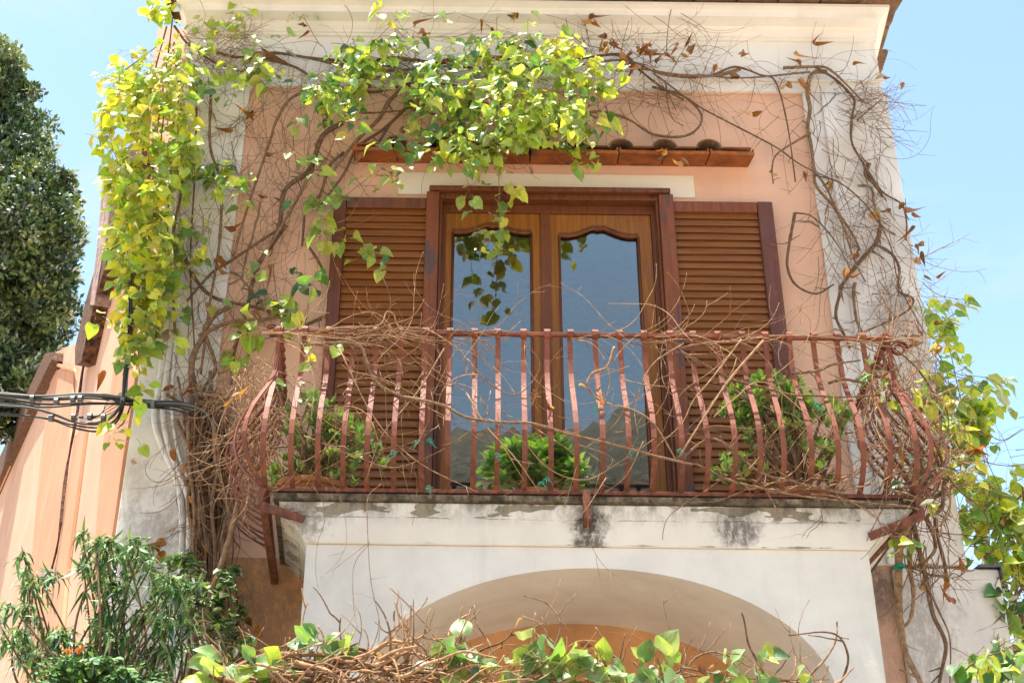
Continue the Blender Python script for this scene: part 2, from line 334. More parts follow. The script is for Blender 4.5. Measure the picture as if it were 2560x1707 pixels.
M['pot'] = tilem('terracotta_pot', (.45, .19, .08), (.33, .13, .06), .3); M['galv'] = plain('grey_metal', (.16, .17, .18), .4, .7)
M['conduit_box'] = plain('beige_box_plastic', (.30, .25, .20), .8); M['brass'] = plain('dull_brass', (.45, .32, .12), .35, .9)
M['ground'] = stucco('pale_gravel', (.47, .39, .32), .15, bump=.8); M['soil'] = plain('soil', (.07, .05, .035), .95)

# ------------------------------------------------------------------ setting
SB = MB(); SB.add([(-600, -600, 0), (600, -600, 0), (600, 600, 0), (-600, 600, 0)], [(0, 1, 2, 3)])
tag(SB.build('ground', M['ground']), kind='structure')
gb = MB(); gb.add([(-4, -3.4, .02), (5, -3.4, .02), (5, 0, .02), (-4, 0, .02)], [(0, 1, 2, 3)])  # unseen dark ground patch, added to cut the bounce light under the arch
tg = NT('added_dark_soil'); tg.bsdf(tg.mix(tg.rng(tg.noise(6, 6, .7), .4, .6), (.07, .06, .04), (.12, .10, .06)), .95, tg.noise(10, 6), .8, .03); tag(gb.build('added_dark_ground', tg.m), kind='structure')
# wooded hill on the far side of the valley, behind the viewer (seen only in the door glass)
hb = MB(); HN = 260; hv = []
for i in range(HN):
    x = -90+180*i/(HN-1)
    h = 31.0+1.0*math.sin(x*.06+1)+.9*math.sin(x*.19)+.6*math.sin(x*.53+2)+random.uniform(-.5, .5)+.5*abs(math.sin(x*1.9))
    hv.append((x, h))
V = []
for (x, h) in hv: V += [(x, -52, -1), (x*1.02, -60, h*.75), (x*1.05, -66, h), (x*1.2, -95, h*.8)]
hb.add(V, [(i*4+j, i*4+j+1, (i+1)*4+j+1, (i+1)*4+j) for i in range(HN-1) for j in range(3)])
th = NT('hill_scrub'); th.bsdf(th.mix(th.rng(th.noise(.5, 8, .7), .35, .65), (.10, .11, .09), (.17, .155, .12)), .95, th.noise(1.5, 6), 1, .5)  # scrub tones greyed and lightened, distance haze painted into the colour
tag(hb.build('hill', th.m, smooth=True), kind='structure')

# ------------------------------------------------------------------ house
XL, XR = -2.17, 2.965
ZS = 3.80                       # balcony floor
house = thing('house', (.4, 1.5, 0), 'pink stucco house with cream pilasters, brown shutters and an arched balcony', 'house')
DX0, DX1, DZ1 = -.325+.02, 1.315-.02, 6.405
b = MB()
b.box(XL+.02, DX0, 0, .32, ZS, 7.9); b.box(DX1, XR-.02, 0, .32, ZS, 7.9); b.box(DX0, DX1, 0, .32, DZ1, 7.9)
b.build('wall', M['pink'], house)
b = MB(); b.box(XL+.02, XR-.02, 0, .32, 0, ZS); b.build('lower_wall', M['orange'], house)
b = MB(); b.box(2.0, 2.525, -.012, -.001, 0, ZS-.01); b.build('lower_pink_wall', M['pink_low'], house)
# right flank wall and rear, splaying outwards going back
b = MB(); e = math.tan(math.radians(8))
b.hexa([(XR-.3, .32, 0), (XR-.02, .0, 0), (XR+6*e, 6, 0), (XR+6*e-.3, 6, 0)], [(XR-.3, .32, 7.9), (XR-.02, .0, 7.9), (XR+6*e, 6, 7.9), (XR+6*e-.3, 6, 7.9)])
b.box(-2.6, XR+6*e-.31, 5.7, 6, 0, 7.9)
b.build('side_wall', M['cream'], house)
# room behind the balcony door
b = MB(); b.box(-1.4, 2.4, 3.4, 3.5, ZS, 6.9); b.box(-1.5, -1.4, .33, 3.5, ZS, 6.9); b.box(2.4, 2.5, .33, 3.5, ZS, 6.9)
b.box(-1.5, 2.5, .33, 3.5, 6.9, 7.0); b.box(-1.5, 2.5, .33, 3.5, ZS-.12, ZS-.01); b.build('room', M['room'], house)
# pilasters
b = MB(); b.box(XL, -1.665, -.035, -.001, 0, 7.34); b.build('pilaster', M['left_pil'], house, bevel=.006)
b = MB(); b.box(2.375, XR, -.03, -.001, ZS-.008, 7.34); b.box(2.50, XR+.012, -.062, -.031, 3.79, 7.30); b.build('pilaster', M['greyed'], house, bevel=.008)
# stepped-out base of the right corner
b = MB(); b.box(2.53, 3.155, -.07, -.001, 0, 3.765); b.box(2.99, 3.155, .0, .6, 0, 3.765); b.build('buttress', M['greyed'], house, bevel=.01)
b = MB(); b.box(3.03, 3.165, -.10, .25, 3.770, 3.785); b.box(3.155, 3.165, -.10, .25, 3.70, 3.769); b.build('coping', M['galv'], house, bevel=.002)
# frieze
b = MB(); b.box(XL, XR, -.034, -.001, 7.342, 7.82); b.box(XL-.02, XR+.02, -.055, -.035, 7.43, 7.455); b.box(XL-.01, XR+.01, -.044, -.035, 7.456, 7.475); b.build('frieze', M['cream'], house, bevel=.004)
# cornice: profile swept along the front with mitred returns
prof = [(-.034, 7.80), (-.055, 7.80), (-.055, 7.818), (-.07, 7.822), (-.07, 7.842), (-.08, 7.855), (-.082, 7.868)]
for k in range(9):
    a = k/8*math.pi/2; prof.append((-.082-.15*(1-math.cos(a)), 7.868+.09*math.sin(a)))
prof += [(-.25, 7.96), (-.25, 7.985)]
V = []
for (y, z) in prof:
    q = (-y-.034)*.32
    V += [(XL-q-.6*e, 4.5, z), (XL-q, y, z), (XR+q, y, z), (XR+q+4.5*e, 4.5, z)]
n = len(prof)
bc = MB(); bc.add(V, [(i*4+j, i*4+j+1, (i+1)*4+j+1, (i+1)*4+j) for i in range(n-1) for j in range(3)])
bc.box(XL+.0, XR-.01, -.2, 4.4, 7.90, 7.98)
bc.build('cornice', M['cream'], house)
# roof
b = MB(); b.hexa([(XL-.06, -.24, 7.99), (XR+.06, -.24, 7.99), (XR+.85, 6, 7.99), (XL-.3, 6, 7.99)], [(XL-.02, -.2, 8.03), (XR+.02, -.2, 8.03), (2.2, 3, 9.0), (-1.2, 3, 9.0)])
roof = b.build('roof', M['tile_old'], house)
eb = MB(); x = XL-.12
k = 0
while x < XR+.0:
    wd = .30+random.uniform(-.015, .015)
    zj = random.uniform(-.006, .006); yj = random.uniform(-.015, .01)
    eb.hexa([(x+.006, -.33+yj, 7.988+zj), (x+wd-.006, -.33+yj, 7.988+zj), (x+wd-.006, .15, 8.08+zj), (x+.006, .15, 8.08+zj)],
            [(x+.006, -.33+yj, 8.016+zj), (x+wd-.006, -.33+yj, 8.016+zj), (x+wd-.006, .15, 8.108+zj), (x+.006, .15, 8.108+zj)])
    x += wd; k += 1
y = -.3; k = 0
while y < 4:      # verge tiles along the right-hand eave
    xx = XR+.045+(y+.3)*e+random.uniform(-.035, .035); L = random.uniform(.26, .36)
    eb.hexa([(xx-.2, y, 7.99), (xx+.085, y, 7.99), (xx+.06+L*e, y+L, 7.99), (xx-.2, y+L, 7.99)], [(xx-.2, y, 8.04), (xx+.085, y, 8.03), (xx+.085+L*e, y+L-.01, 8.03), (xx-.2, y+L-.01, 8.04)])
    y += L+.004
eb.build('eave_tile_row', M['tile_old'], roof, bevel=.008)
def cover(mb, c, r, L, slope, thick=.012, n=12, flip=False):
    V = []; F = []
    for yy, rr in ((0, r), (L, r*.82)):
        for rad in (rr, rr-thick):
            for i in range(n+1):
                a = math.pi*i/n; V.append((c[0]+rad*math.cos(a), c[1]+yy, c[2]+rad*math.sin(a)*.85+yy*slope))
    m = n+1
    for i in range(n):
        F += [(i, i+1, 2*m+i+1, 2*m+i), (m+i+1, m+i, 3*m+i, 3*m+i+1), (i+1, i, m+i, m+i+1), (2*m+i, 2*m+i+1, 3*m+i+1, 3*m+i)]
    mb.add(V, F)
cb = MB(); x = XL-.12
while x < XR+.0:
    cover(cb, (x, -.30, 8.02), .075, .5, .19); x += .30
cb.build('cover_tile_row', M['tile_old'], roof)

# ---- tile canopy over the door
canopy = MB()
cz = P(1270, 368, 0)[2]
canopy.box(P(810, 370, 0)[0]+.03, P(1730, 375, 0)[0]-.03, -.10, .05, cz+.045, cz+.06)
can = canopy.build('canopy', M['tile'], house)
cx0, cx1 = P(806, 368, -.2)[0], P(1735, 372, -.2)[0]
NTI = 9; wd = (cx1-cx0)/NTI
CZ = P(1270, 349, -.21)[2]
for i in range(NTI):
    tb = MB(); x0 = cx0+i*wd+.003; x1 = x0+wd-.006; sk = random.uniform(-.012, .012); dz = random.uniform(-.004, .006)
    tb.hexa([(x0+sk, -.21, CZ-.005+dz), (x1+sk, -.21, CZ-.005-dz), (x1, .0, CZ+.035), (x0, .0, CZ+.035)],
            [(x0+sk, -.215, CZ+.022+dz), (x1+sk, -.215, CZ+.022-dz), (x1, .0, CZ+.065), (x0, .0, CZ+.065)])
    for xa in (x0, x1-.014): tb.hexa([(xa+sk, -.212, CZ+.0225), (xa+.014+sk, -.212, CZ+.0225), (xa+.014, 0, CZ+.0655), (xa, 0, CZ+.0655)], [(xa+sk, -.212, CZ+.045), (xa+.014+sk, -.212, CZ+.045), (xa+.014, 0, CZ+.087), (xa, 0, CZ+.087)])
    tb.build('pan_tile', M['tile'], can, bevel=.006)
for i in range(1, NTI):
    tb = MB(); cover(tb, (cx0+i*wd+random.uniform(-.012, .012), -.20+random.uniform(-.015, .01), CZ+.045), .092, .20, .15); tb.build('cover_tile', M['tile_old'], can)

# ---- painted lintel band
b = MB(); b.box(P(915, 430, 0)[0], P(1594, 430, 0)[0], -.012, -.001, DZ1+.02, P(1250, 402, 0)[2]); b.build('lintel_band', M['cream_band'], house)

# ---- door
def X(px): return P(px, 551, 0)[0]
door = MB()
fz = DZ1
door.box(X(984), X(1541), -.115, -.003, fz-.008, fz+.03)          # head cap
dr = door.build('balcony_door', M['wood_frame'], house, bevel=.006)
for a_, b_ in ((978, 1008), (1514, 1547)):
    b = MB(); b.box(X(a_), X(b_), -.10, -.002, ZS, fz-.01); b.build('door_post', M['wood_post'], dr, bevel=.006)
b = MB()
fi0, fi1 = X(1008)+.002, X(1514)-.002
b.box(fi0, fi1, -.075, .12, fz-.05, fz-.009)
b.box(fi0, fi1, .0, .12, fz-.115, fz-.051)
b.box(fi0, fi0+.045, .0, .12, ZS, fz-.116); b.box(fi1-.045, fi1, .0, .12, ZS, fz-.116)
b.box(fi0, fi0+.018, -.07, -.001, ZS, fz-.051); b.box(fi1-.018, fi1, -.07, -.001, ZS, fz-.051)
b.box(fi0-.02, fi1+.02, -.06, .12, ZS-.001, ZS+.03)
b.build('frame', M['wood_frame'], dr, bevel=.004)
def door_leaf(px0, px1, gx0, gx1, gy_side, gy_peak, name='door_leaf'):
    """leaf with a shaped (bell-curved) glass head"""
    x0, x1, g0, g1 = X(px0), X(px1), X(gx0), X(gx1)
    zt = fz-.118; zs = P((gx0+gx1)/2, gy_side, .03)[2]; zp = P((gx0+gx1)/2, gy_peak, .03)[2]
    b = MB(); Y0, Y1 = .015, .065
    b.box(x0, g0, Y0, Y1, ZS+.03, zt); b.box(g1, x1, Y0, Y1, ZS+.03, zt); b.box(g0, g1, Y0, Y1, ZS+.03, ZS+.13)
    def curve(u):   # u -1..1
        a = abs(u)
        base = .5*(1+math.cos(math.pi*min(1, a/.80)))
        return zs+(zp-zs)*base+.007*math.exp(-((a-.16)/.09)**2)-.004*math.exp(-(a/.05)**2)
    N = 60; V = []
    for i in range(N+1):
        u = -1+2*i/N; x = g0+(g1-g0)*i/N; z = curve(u)
        V += [(x, Y0, z), (x, Y0, zt), (x, Y1, zt), (x, Y1, z)]
    b.add(V, [(i*4+j, i*4+(j+1) % 4, (i+1)*4+(j+1) % 4, (i+1)*4+j) for i in range(N) for j in range(4)])
    lf = b.build(name, M['wood_door'], dr)
    # raised bead round the glass
    m = MB(); pts = [(g0+.004, Y0-.004, ZS+.13)]+[(g0+.004, Y0-.004, zs-.02)]
    m.tube([(g0+.002, Y0, ZS+.13), (g0+.002, Y0, (ZS+zs)/2), (g0+.002, Y0, zs)], .010, n=6, smooth=0)
    m.tube([(g1-.002, Y0, ZS+.13), (g1-.002, Y0, (ZS+zs)/2), (g1-.002, Y0, zs)], .010, n=6, smooth=0)
    m.tube([(g0+(g1-g0)*i/N, Y0-.001, curve(-1+2*i/N)) for i in range(N+1)], .011, n=6, smooth=0)
    m.tube([(g0+(g1-g0)*i/N, Y0-.001, curve(-1+2*i/N)+.022) for i in range(N+1)], .006, n=5, smooth=0)
    m.build('glazing_bead', M['wood_frame'], dr, smooth=True)
    g = MB(); g.box(g0-.005, g1+.005, .036, .040, ZS+.12, zp+.02); g.build('glass_pane', M['glass'], dr)
    return lf
door_leaf(1019, 1244, 1040, 1221, 537, 522); door_leaf(1260, 1497, 1284, 1467, 546, 529)
b = MB(); b.box(X(1241), X(1263), -.004, .014, ZS+.03, fz-.12); b.build('astragal', M['wood_frame'], dr, bevel=.004)
for z in (4.3, 5.15, 6.0):
    b = MB(); b.tube([(X(1510), -.012, z-.04), (X(1510), -.012, z+.04)], .007, n=8, smooth=0); b.build('hinge', M['galv'], dr, smooth=True)

# ---- shutters
def shutter(xs, mats, ztop, tilt):
    """xs: outer-stile left/right, louvre left/right, edges in pixel columns"""
    l0, l1, o0, o1, cover_right = xs
    b = MB(); lx0, lx1 = X(l0), X(l1); sx0, sx1 = X(o0), X(o1)
    b.box(sx0, sx1, -.085, -.02, ZS+.03, ztop)
    s = b.build('shutter', mats[0], house, bevel=.006)
    r = MB(); rx0, rx1 = (lx0+.001, lx1-.001)
    if not cover_right: rx1 = sx0-.002
    else: rx0 = sx1+.002
    r.box(rx0, rx1, -.078, -.026, ztop-.085, ztop); r.build('shutter_rail', mats[1], s, bevel=.005)
    r = MB(); r.box(rx0, rx1, -.078, -.026, ZS+.03, ZS+.14); r.build('shutter_rail', mats[1], s, bevel=.005)
    L = MB(); z = ztop-.098; ph = .0565
    while z > ZS+.18:
        th = .0085; j = random.uniform(-.0025, .0025); ya, yb = -.062, -.049
        L.add([(rx0, ya, z-.034+j), (rx1, ya, z-.034-j), (rx1, yb, z+.018), (rx0, yb, z+.018), (rx0, ya-.001, z-.026+j), (rx1, ya-.001, z-.026-j), (rx1, yb, z+.024), (rx0, yb, z+.024)],
              [(3, 2, 1, 0), (4, 5, 6, 7), (0, 1, 5, 4), (2, 3, 7, 6), (1, 2, 6, 5), (3, 0, 4, 7)])
        z -= ph
    L.build('louvres', M['wood_louvre'], s)
    bk = MB(); bk.box(rx0, rx1, -.040, -.0225, ZS+.14, ztop-.086); bk.build('back_panel', M['wood_red'], s)
    return s
shutter((765, 978, 765, 793, True), (M['wood_red'], M['wood_frame']), P(870, 458, -.05)[2], 0)
shutter((1547, 1774, 1741, 1776, False), (M['wood_purple'], M['wood_post']), P(1660, 468, -.05)[2], 0)

# pendant lamp inside the room
lp = P(1096, 868, 1.3); lamp = thing('pendant_lamp', tuple(lp), 'dark enamel dome lamp hanging inside, behind the left door glass', 'lamp')
b = MB(); b.lathe(lp, [(.003, .17), (.035, .165), (.05, .10), (.11, .06), (.20, .0), (.235, -.075), (.225, -.075), (.19, -.01), (.10, .045), (.003, .06)], 32); b.build('shade', M['lampm'], lamp, smooth=True)
b = MB(); b.tube([tuple(lp+np.array([0, 0, .16])), tuple(lp+np.array([.0, 0, .8])), (lp[0], lp[1], 6.9)], .008, n=6, smooth=0); b.build('cord', M['cable_black'], lamp)

b = MB(); b.box(X(1019)-.1, X(1497)+.1, .30, .315, P(1250, 588, .3)[2], P(1250, 578, .3)[2]); b.build('inner_bar', M['galv'], house)  # thin metal bar just inside, spanning both panes
# ---- arched balcony base
AX0, AX1, YB = -.85, 2.03, -1.15
ac, aa, ab, az0 = .62, 1.175, .665, 2.755
b = MB(); N = 56; V = []; ztop = 3.528
us = [ac+aa*math.cos(math.pi-math.pi*i/N) for i in range(N+1)]
zs_ = [az0+ab*math.sin(math.pi*i/N) for i in range(N+1)]
for (x, z) in zip(us, zs_): V += [(x, YB, z), (x, YB, ztop), (x, -.002, ztop), (x, -.002, z)]
F = []
for i in range(N):
    a = i*4; c = a+4; F += [(a, c, c+1, a+1), (a+1, c+1, c+2, a+2), (a+3, a+2, c+2, c+3)]
b.add(V, F)
b.box(AX0, us[0], YB, -.002, 0, ztop); b.box(us[-1], AX1, YB, -.002, 0, ztop)
arch = b.build('arch_wall', M['arch'], house)
V = []
for (x, z) in zip(us, zs_): V += [(x, YB, z), (x, -.002, z)]
b = MB(); b.add(V, [(i*2, i*2+1, i*2+3, i*2+2) for i in range(N)]); b.build('soffit', M['arch'], arch, smooth=True)
b = MB()
b.hexa([(AX0-.005, -1.166, 3.53), (AX1+.005, -1.166, 3.53), (AX1+.005, -.002, 3.53), (AX0-.005, -.002, 3.53)],
       [(-1.01, -1.172, 3.752), (2.29, -1.172, 3.752), (2.40, -.002, 3.752), (-1.13, -.002, 3.752)])
slab = b.build('balcony_slab', M['slab'], house, bevel=.008)
b = MB(); b.hexa([(-1.035, -1.19, 3.753), (2.315, -1.19, 3.753), (2.42, -.002, 3.753), (-1.16, -.002, 3.753)], [(-1.035, -1.185, ZS-.004), (2.315, -1.185, ZS-.004), (2.42, -.002, ZS-.004), (-1.16, -.002, ZS-.004)])
b.build('slab_edge', M['moss'], slab, bevel=.01)

# ---- side wing on the left: walls receding from the corner
wing = thing('side_wing', (-3.2, 2.0, 0), 'peach stucco side wing receding left with dark sloping eaves', 'building')
AL = math.radians(24); wd_ = np.array([-math.sin(AL), math.cos(AL), 0]); wn = np.array([-math.cos(AL), -math.sin(AL), 0])
C0 = np.array([XL+.002, 0.0, 0])
def W(px, py, off=0.0):
    d = ray(px, py); base = C0+wn*off; return CAM+d*(((base-CAM)@wn)/(d@wn))
def wpoly(name, pts, off, th, mat, parent=wing, bevel=0):
    b = MB(); b.prism([(C0+wn*off+wd_*.004+np.array([0, 0, y])) if x == 'c' else W(x, y, off) for x, y in pts], -wn*th); return b.build(name, mat, parent, bevel=bevel)
wpoly('wall', [('c', 7.9), (365, 60), (262, 548), (222, 700), (185, 842), (168, 1000), (120, 1330), (95, 1640), ('c', 2.6)], 0, .3, M['peach'])
wpoly('band', [(262, 840), (290, 800), ('c', 5.0), ('c', 2.6), (190, 1640), (232, 1050)], .03, .027, M['peach_deep_shade'])
wpoly('band', [(172, 1000), (196, 985), (150, 1330), (125, 1640), (98, 1640), (122, 1330)], .03, .027, M['peach_deep_shade'])
wpoly('verge', [(258, 418), (236, 404), (224, 560), (206, 700), (216, 700), (240, 560)], .14, .3, M['rough'])
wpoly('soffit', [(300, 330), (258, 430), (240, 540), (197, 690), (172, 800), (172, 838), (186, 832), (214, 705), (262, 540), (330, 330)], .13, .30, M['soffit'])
wpoly('moulding', [(262, 540), (214, 705), (186, 832), (190, 840), (219, 708), (268, 540)], .05, .05, M['peach_deep_shade'])
wing2 = thing('neighbouring_wing', (-5.4, 5.0, 0), 'lower peach gable wall with a dark sloping eave at the far left', 'building')
wpoly('wall', [(225, 800), (176, 787), (120, 812), (60, 930), (-12, 1110), (-60, 1300), (-90, 1640), (220, 1640), (230, 1000)], -.28, .3, M['peach'], wing2)
wpoly('band', [(118, 852), (170, 842), (160, 1000), (110, 1640), (42, 1640), (92, 1060)], -.25, .028, M['peach_deep_shade'], wing2)
wpoly('moulding', [(118, 830), (168, 845), (170, 853), (120, 838), (84, 900), (22, 1070), (-12, 1150), (-20, 1140), (16, 1060), (76, 895)], -.21, .038, M['peach_deep_shade'], wing2)
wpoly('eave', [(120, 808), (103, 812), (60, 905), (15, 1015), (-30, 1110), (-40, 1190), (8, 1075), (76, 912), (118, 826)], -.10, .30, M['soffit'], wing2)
b = MB(); b.prism([W(x, y, .04) for x, y in [(108, 1308), (126, 1308), (124, 1347), (106, 1347)]], wn*.05); tag(b.build('junction_box', M['conduit_box'], bevel=.004), 'small grey box low on the peach side wing', 'junction box')
b = MB()
pts = [W(x, y, .05) for x, y in [(243, 640), (228, 700), (205, 770), (188, 860), (175, 960), (162, 1030), (150, 1110), (140, 1200), (128, 1270), (118, 1310)]]
for k in range(3): b.tube([p+wn*(.01*k)+np.array([.012*k, 0, 0])+rng.normal(0, .006, 3) for p in pts], .009, n=5, rough=.25)
tag(b.build('wall_cable', M['soffit']), 'old cable bundle running down the peach side wing', 'cable')

# ------------------------------------------------------------------ railing
RZ0, RZ1 = 3.815, 4.742; RX0, RX1, RY = -1.082, 2.288, -1.165
rail = thing('balcony_railing', ((RX0+RX1)/2, -1.1, ZS), 'rust red wrought iron railing with bellied bars round the balcony', 'railing')
BT = [0, .12, .27, .36, .46, .56, .66, .76, .86, .94, 1.0]; BB = [0, 0, .008, .035, .085, .13, .16, .168, .145, .085, .0]
BTs = np.linspace(0, 1, 24); BBs = np.interp(BTs, BT, BB)
def baluster(x, y, out, k=1.0, wv=None):
    out = np.array(out, float); wv = np.array([-out[1], out[0], 0]) if wv is None else wv
    j = random.uniform(1.0, 1.22)*k
    pts = [np.array([x, y, RZ1-(RZ1-RZ0)*t])+out*(bb*j)+wv*0.004*math.sin(3*t+x*9) for t, bb in zip(BTs, BBs)]
    b = MB(); b.strip(pts, .0275, .008, wv); bo = b.build('baluster', M['iron'], rail)
    c = MB(); ring = [np.array([x, y, RZ1])+out*(.023*math.cos(a)+.004)+np.array([0, 0, .024*math.sin(a)+.004]) for a in np.linspace(-1.9, 3.9, 15)]
    c.strip(ring, .034, .006, wv); c.build('collar', M['iron'], bo)
NB = 26
for i in range(NB): baluster(RX0+(RX1-RX0)*i/(NB-1)+(random.uniform(-.006, .006) if 0 < i < NB-1 else 0), RY, (0, -1, 0))
sdl = np.array([-1.205, -.03]); sdr = np.array([2.40, -.03])
for (cx, end, s) in ((RX0, sdl, -1), (RX1, sdr, 1)):
    for i in range(1, 10):
        u = i/10; x = cx+(end[0]-cx)*u; y = RY+(end[1]-RY)*u; baluster(x, y, (s, 0, 0), 1.25)
    for a in (25, 62): baluster(cx, RY, (s*math.sin(math.radians(a)), -math.cos(math.radians(a)), 0), 1.15)
def bar(name, pts, w, h, mat=M['iron'], parent=rail):
    b = MB()
    for p, q in zip(pts[:-1], pts[1:]):
        p = np.array(p, float); q = np.array(q, float); d = q-p; d /= np.linalg.norm(d); p = p-d*w*.3; q = q+d*w*.3
        up = np.array([0, 0, 1.]) if abs(d[2]) < .9 else np.array([0, 1., 0]); s = np.cross(d, up); s /= np.linalg.norm(s); up = np.cross(s, d)
        c = [s*w/2+up*h/2, -s*w/2+up*h/2, -s*w/2-up*h/2, s*w/2-up*h/2]; b.hexa([p+k for k in c], [q+k for k in c])
    return b.build(name, mat, parent, bevel=.002)
bar('top_rail', [(sdl[0], sdl[1], RZ1), (RX0, RY, RZ1), (RX1, RY, RZ1), (sdr[0], sdr[1], RZ1)], .030, .020)
bar('bottom_rail', [(sdl[0], sdl[1], RZ0-.002), (RX0, RY-.004, RZ0-.002), (RX1, RY-.004, RZ0-.002), (sdr[0], sdr[1], RZ0-.002)], .034, .020)
mx_ = P(1347, 1160, -1.2)[0]
bar('bracket', [(mx_, -1.205, 3.80), (mx_, -1.215, 3.665), (mx_, -1.15, 3.64)], .038, .040)
bar('bracket', [(RX0-.01, -1.19, 3.80), (RX0-.03, -1.20, 3.72), (-.88, -1.17, 3.655)], .038, .040)
bar('bracket', [(RX1+.02, -1.19, 3.80), (RX1+.02, -1.20, 3.70), (2.05, -1.17, 3.60)], .038, .040)
bar('brace', [(RX0-.02, -1.10, 3.78), (RX0-.10, -.02, 3.66)], .04, .05)
bar('brace', [(RX1+.03, -1.10, 3.76), (2.12, -.6, 3.56), (2.08, -.02, 3.5)], .03, .03)
def scroll(c, out, r, turns=1.5, sgn=1):
    b = MB(); out = np.array(out, float); c = np.array(c, float)
    pts = [c+out*(r*(1-.6*k/28)*math.cos(turns*2*math.pi*k/28))+np.array([0, 0, sgn*r*(1-.6*k/28)*math.sin(turns*2*math.pi*k/28)]) for k in range(29)]
    b.strip(pts, .028, .006, np.cross(out, (0, 0, 1.))); b.build('scroll', M['iron'], rail)
scroll((RX0-.05, RY, RZ1+.01), (1, 0, 0), .035); scroll((RX1+.06, RY+.0, RZ1-.06), (1, 0, 0), .05); scroll((RX1+.05, RY+.3, RZ1-.06), (1, 0, 0), .05); scroll((sdr[0]+.02, -.35, RZ1-.05), (1, 0, 0), .05)


# ------------------------------------------------------------------ vegetation helpers
TWK = .5
def inpoly(x, y, poly):
    c = False; n = len(poly)
    for i in range(n):
        (a, b), (d, e_) = poly[i], poly[i-1]
        if (b > y) != (e_ > y) and x < (d-a)*(y-b)/(e_-b)+a: c = not c
    return c
def spoly(poly, n):
    xs = [p[0] for p in poly]; ys = [p[1] for p in poly]; out = []
    while len(out) < n:
        x, y = random.uniform(min(xs), max(xs)), random.uniform(min(ys), max(ys))
        if inpoly(x, y, poly): out.append((x, y))
    return out
BT_ = [(1.25, 1.12, .95), (1.0, .95, .9), (.75, .68, .62), (.55, .48, .42), (1.0, .80, .62), (1.45, 1.3, 1.1)]
def walk(x, y, ang, n, step=12, wob=.22, Y=-.06, yw=.012, curl=0.0, grav=0.0):
    pts = []; k = curl
    for i in range(n):
        pts.append(P(x, y, Y)); k = k*.85+random.gauss(0, wob)*.5
        ang += k+grav*math.cos(ang)
        x += step*math.cos(ang); y += step*math.sin(ang); Y += random.gauss(0, yw)
        Y = min(Y, -.03)
    return pts, (x, y, ang, Y)
def twigs(mb, poly, n, Y=(-.12, -.04), length=(8, 22), r=(.0016, .0035), angs=(0, 6.28), tints=BT_, wob=.13, step=12, grav=0, fork=.5, yw=.012):
    for (x, y) in spoly(poly, max(4, int(n*TWK))):
        L = random.randint(*length); Yv = random.uniform(*Y); a = random.uniform(*angs); rr = random.uniform(*r); tn = random.choice(tints)
        pts, end = walk(x, y, a, L, step, wob, Yv, yw, random.gauss(0, .03), grav)
        mb.tube(pts, rr, rr*.45, n=4, tint=tn, smooth=2)
        for _ in range(3):
            if random.random() < fork and L > 5:
                i = random.randint(2, L-2); q = pts[i]; d = pts[i+1]-pts[i]; d /= np.linalg.norm(d)
                o = rng.normal(0, 1, 3)*np.array([1, .35, 1]); o -= d*(o@d); o /= np.linalg.norm(o)+1e-6
                v = d*.7+o*.8; m = random.randint(3, 7); pp = [q]
                for j in range(m): pp.append(pp[-1]+v*.026); v = v+rng.normal(0, .18, 3)*np.array([1, .4, 1]); v /= np.linalg.norm(v)
                mb.tube(pp, rr*.7, rr*.35, n=3, tint=tn, smooth=1)
def stem(mb, pts, Y, r0, r1=None, tint=(.8, .72, .66), rough=.08, n=8, jit=.006):
    """hand-laid stem through traced points at distance Y (a number or one per point), with small spurs"""
    w_ = [P(x, y, Y[i] if isinstance(Y, (list, tuple)) else Y+random.gauss(0, .012))+rng.normal(0, jit, 3)*np.array([1, .5, 1]) for i, (x, y) in enumerate(pts)]
    c = mb.tube(w_, r0, r1 if r1 is not None else r0*.5, n=n, tint=tint, smooth=5, rough=rough)
    for k in range(len(c)//7):
        q = c[random.randint(1, len(c)-2)]; v = rng.normal(0, 1, 3)*np.array([1, .5, 1]); v /= np.linalg.norm(v)
        mb.tube([q, q+v*random.uniform(.02, .06), q+v*random.uniform(.06, .11)+rng.normal(0, .012, 3)], r0*.35, r0*.18, n=4, tint=tint, smooth=1)
    return c
def nz(v): return v/(np.linalg.norm(v)+1e-9)
class Fol:
    """collects leaves, then adds them in one go"""
    def __init__(s): s.p = []; s.d = []; s.n = []; s.s = []; s.t = []
    def add(s, p, d, n, size, tint): s.p.append(p); s.d.append(d); s.n.append(n); s.s.append(size); s.t.append(tint)
    def build(s, name, mat, parent, shape='heart', fold=.38, bend=.38, asp=1.0, smooth=True):
        mb = MB(); mb.leaves(s.p, s.d, s.n, s.s, s.t, shape, fold, bend, asp); return mb.build(name, mat, parent, smooth=smooth)
PY = [(.58, .64, .045), (.66, .64, .05), (.47, .60, .05), (.36, .52, .05), (.64, .60, .05), (.25, .42, .05)]
PG = [(.20, .38, .05), (.32, .50, .07), (.42, .56, .09), (.11, .27, .045), (.50, .60, .10), (.26, .45, .06), (.58, .62, .11), (.07, .19, .05), (.44, .56, .06), (.54, .60, .07)]
PD = [(.05, .14, .045), (.08, .20, .05), (.12, .26, .06), (.20, .34, .07)]
PM = [(.36, .48, .06), (.50, .55, .06), (.26, .40, .06), (.16, .30, .05)]
def vary(c, k=.14): f = math.exp(random.gauss(0, k)); return tuple(min(.85, q*f*math.exp(random.gauss(0, .05))) for q in c)
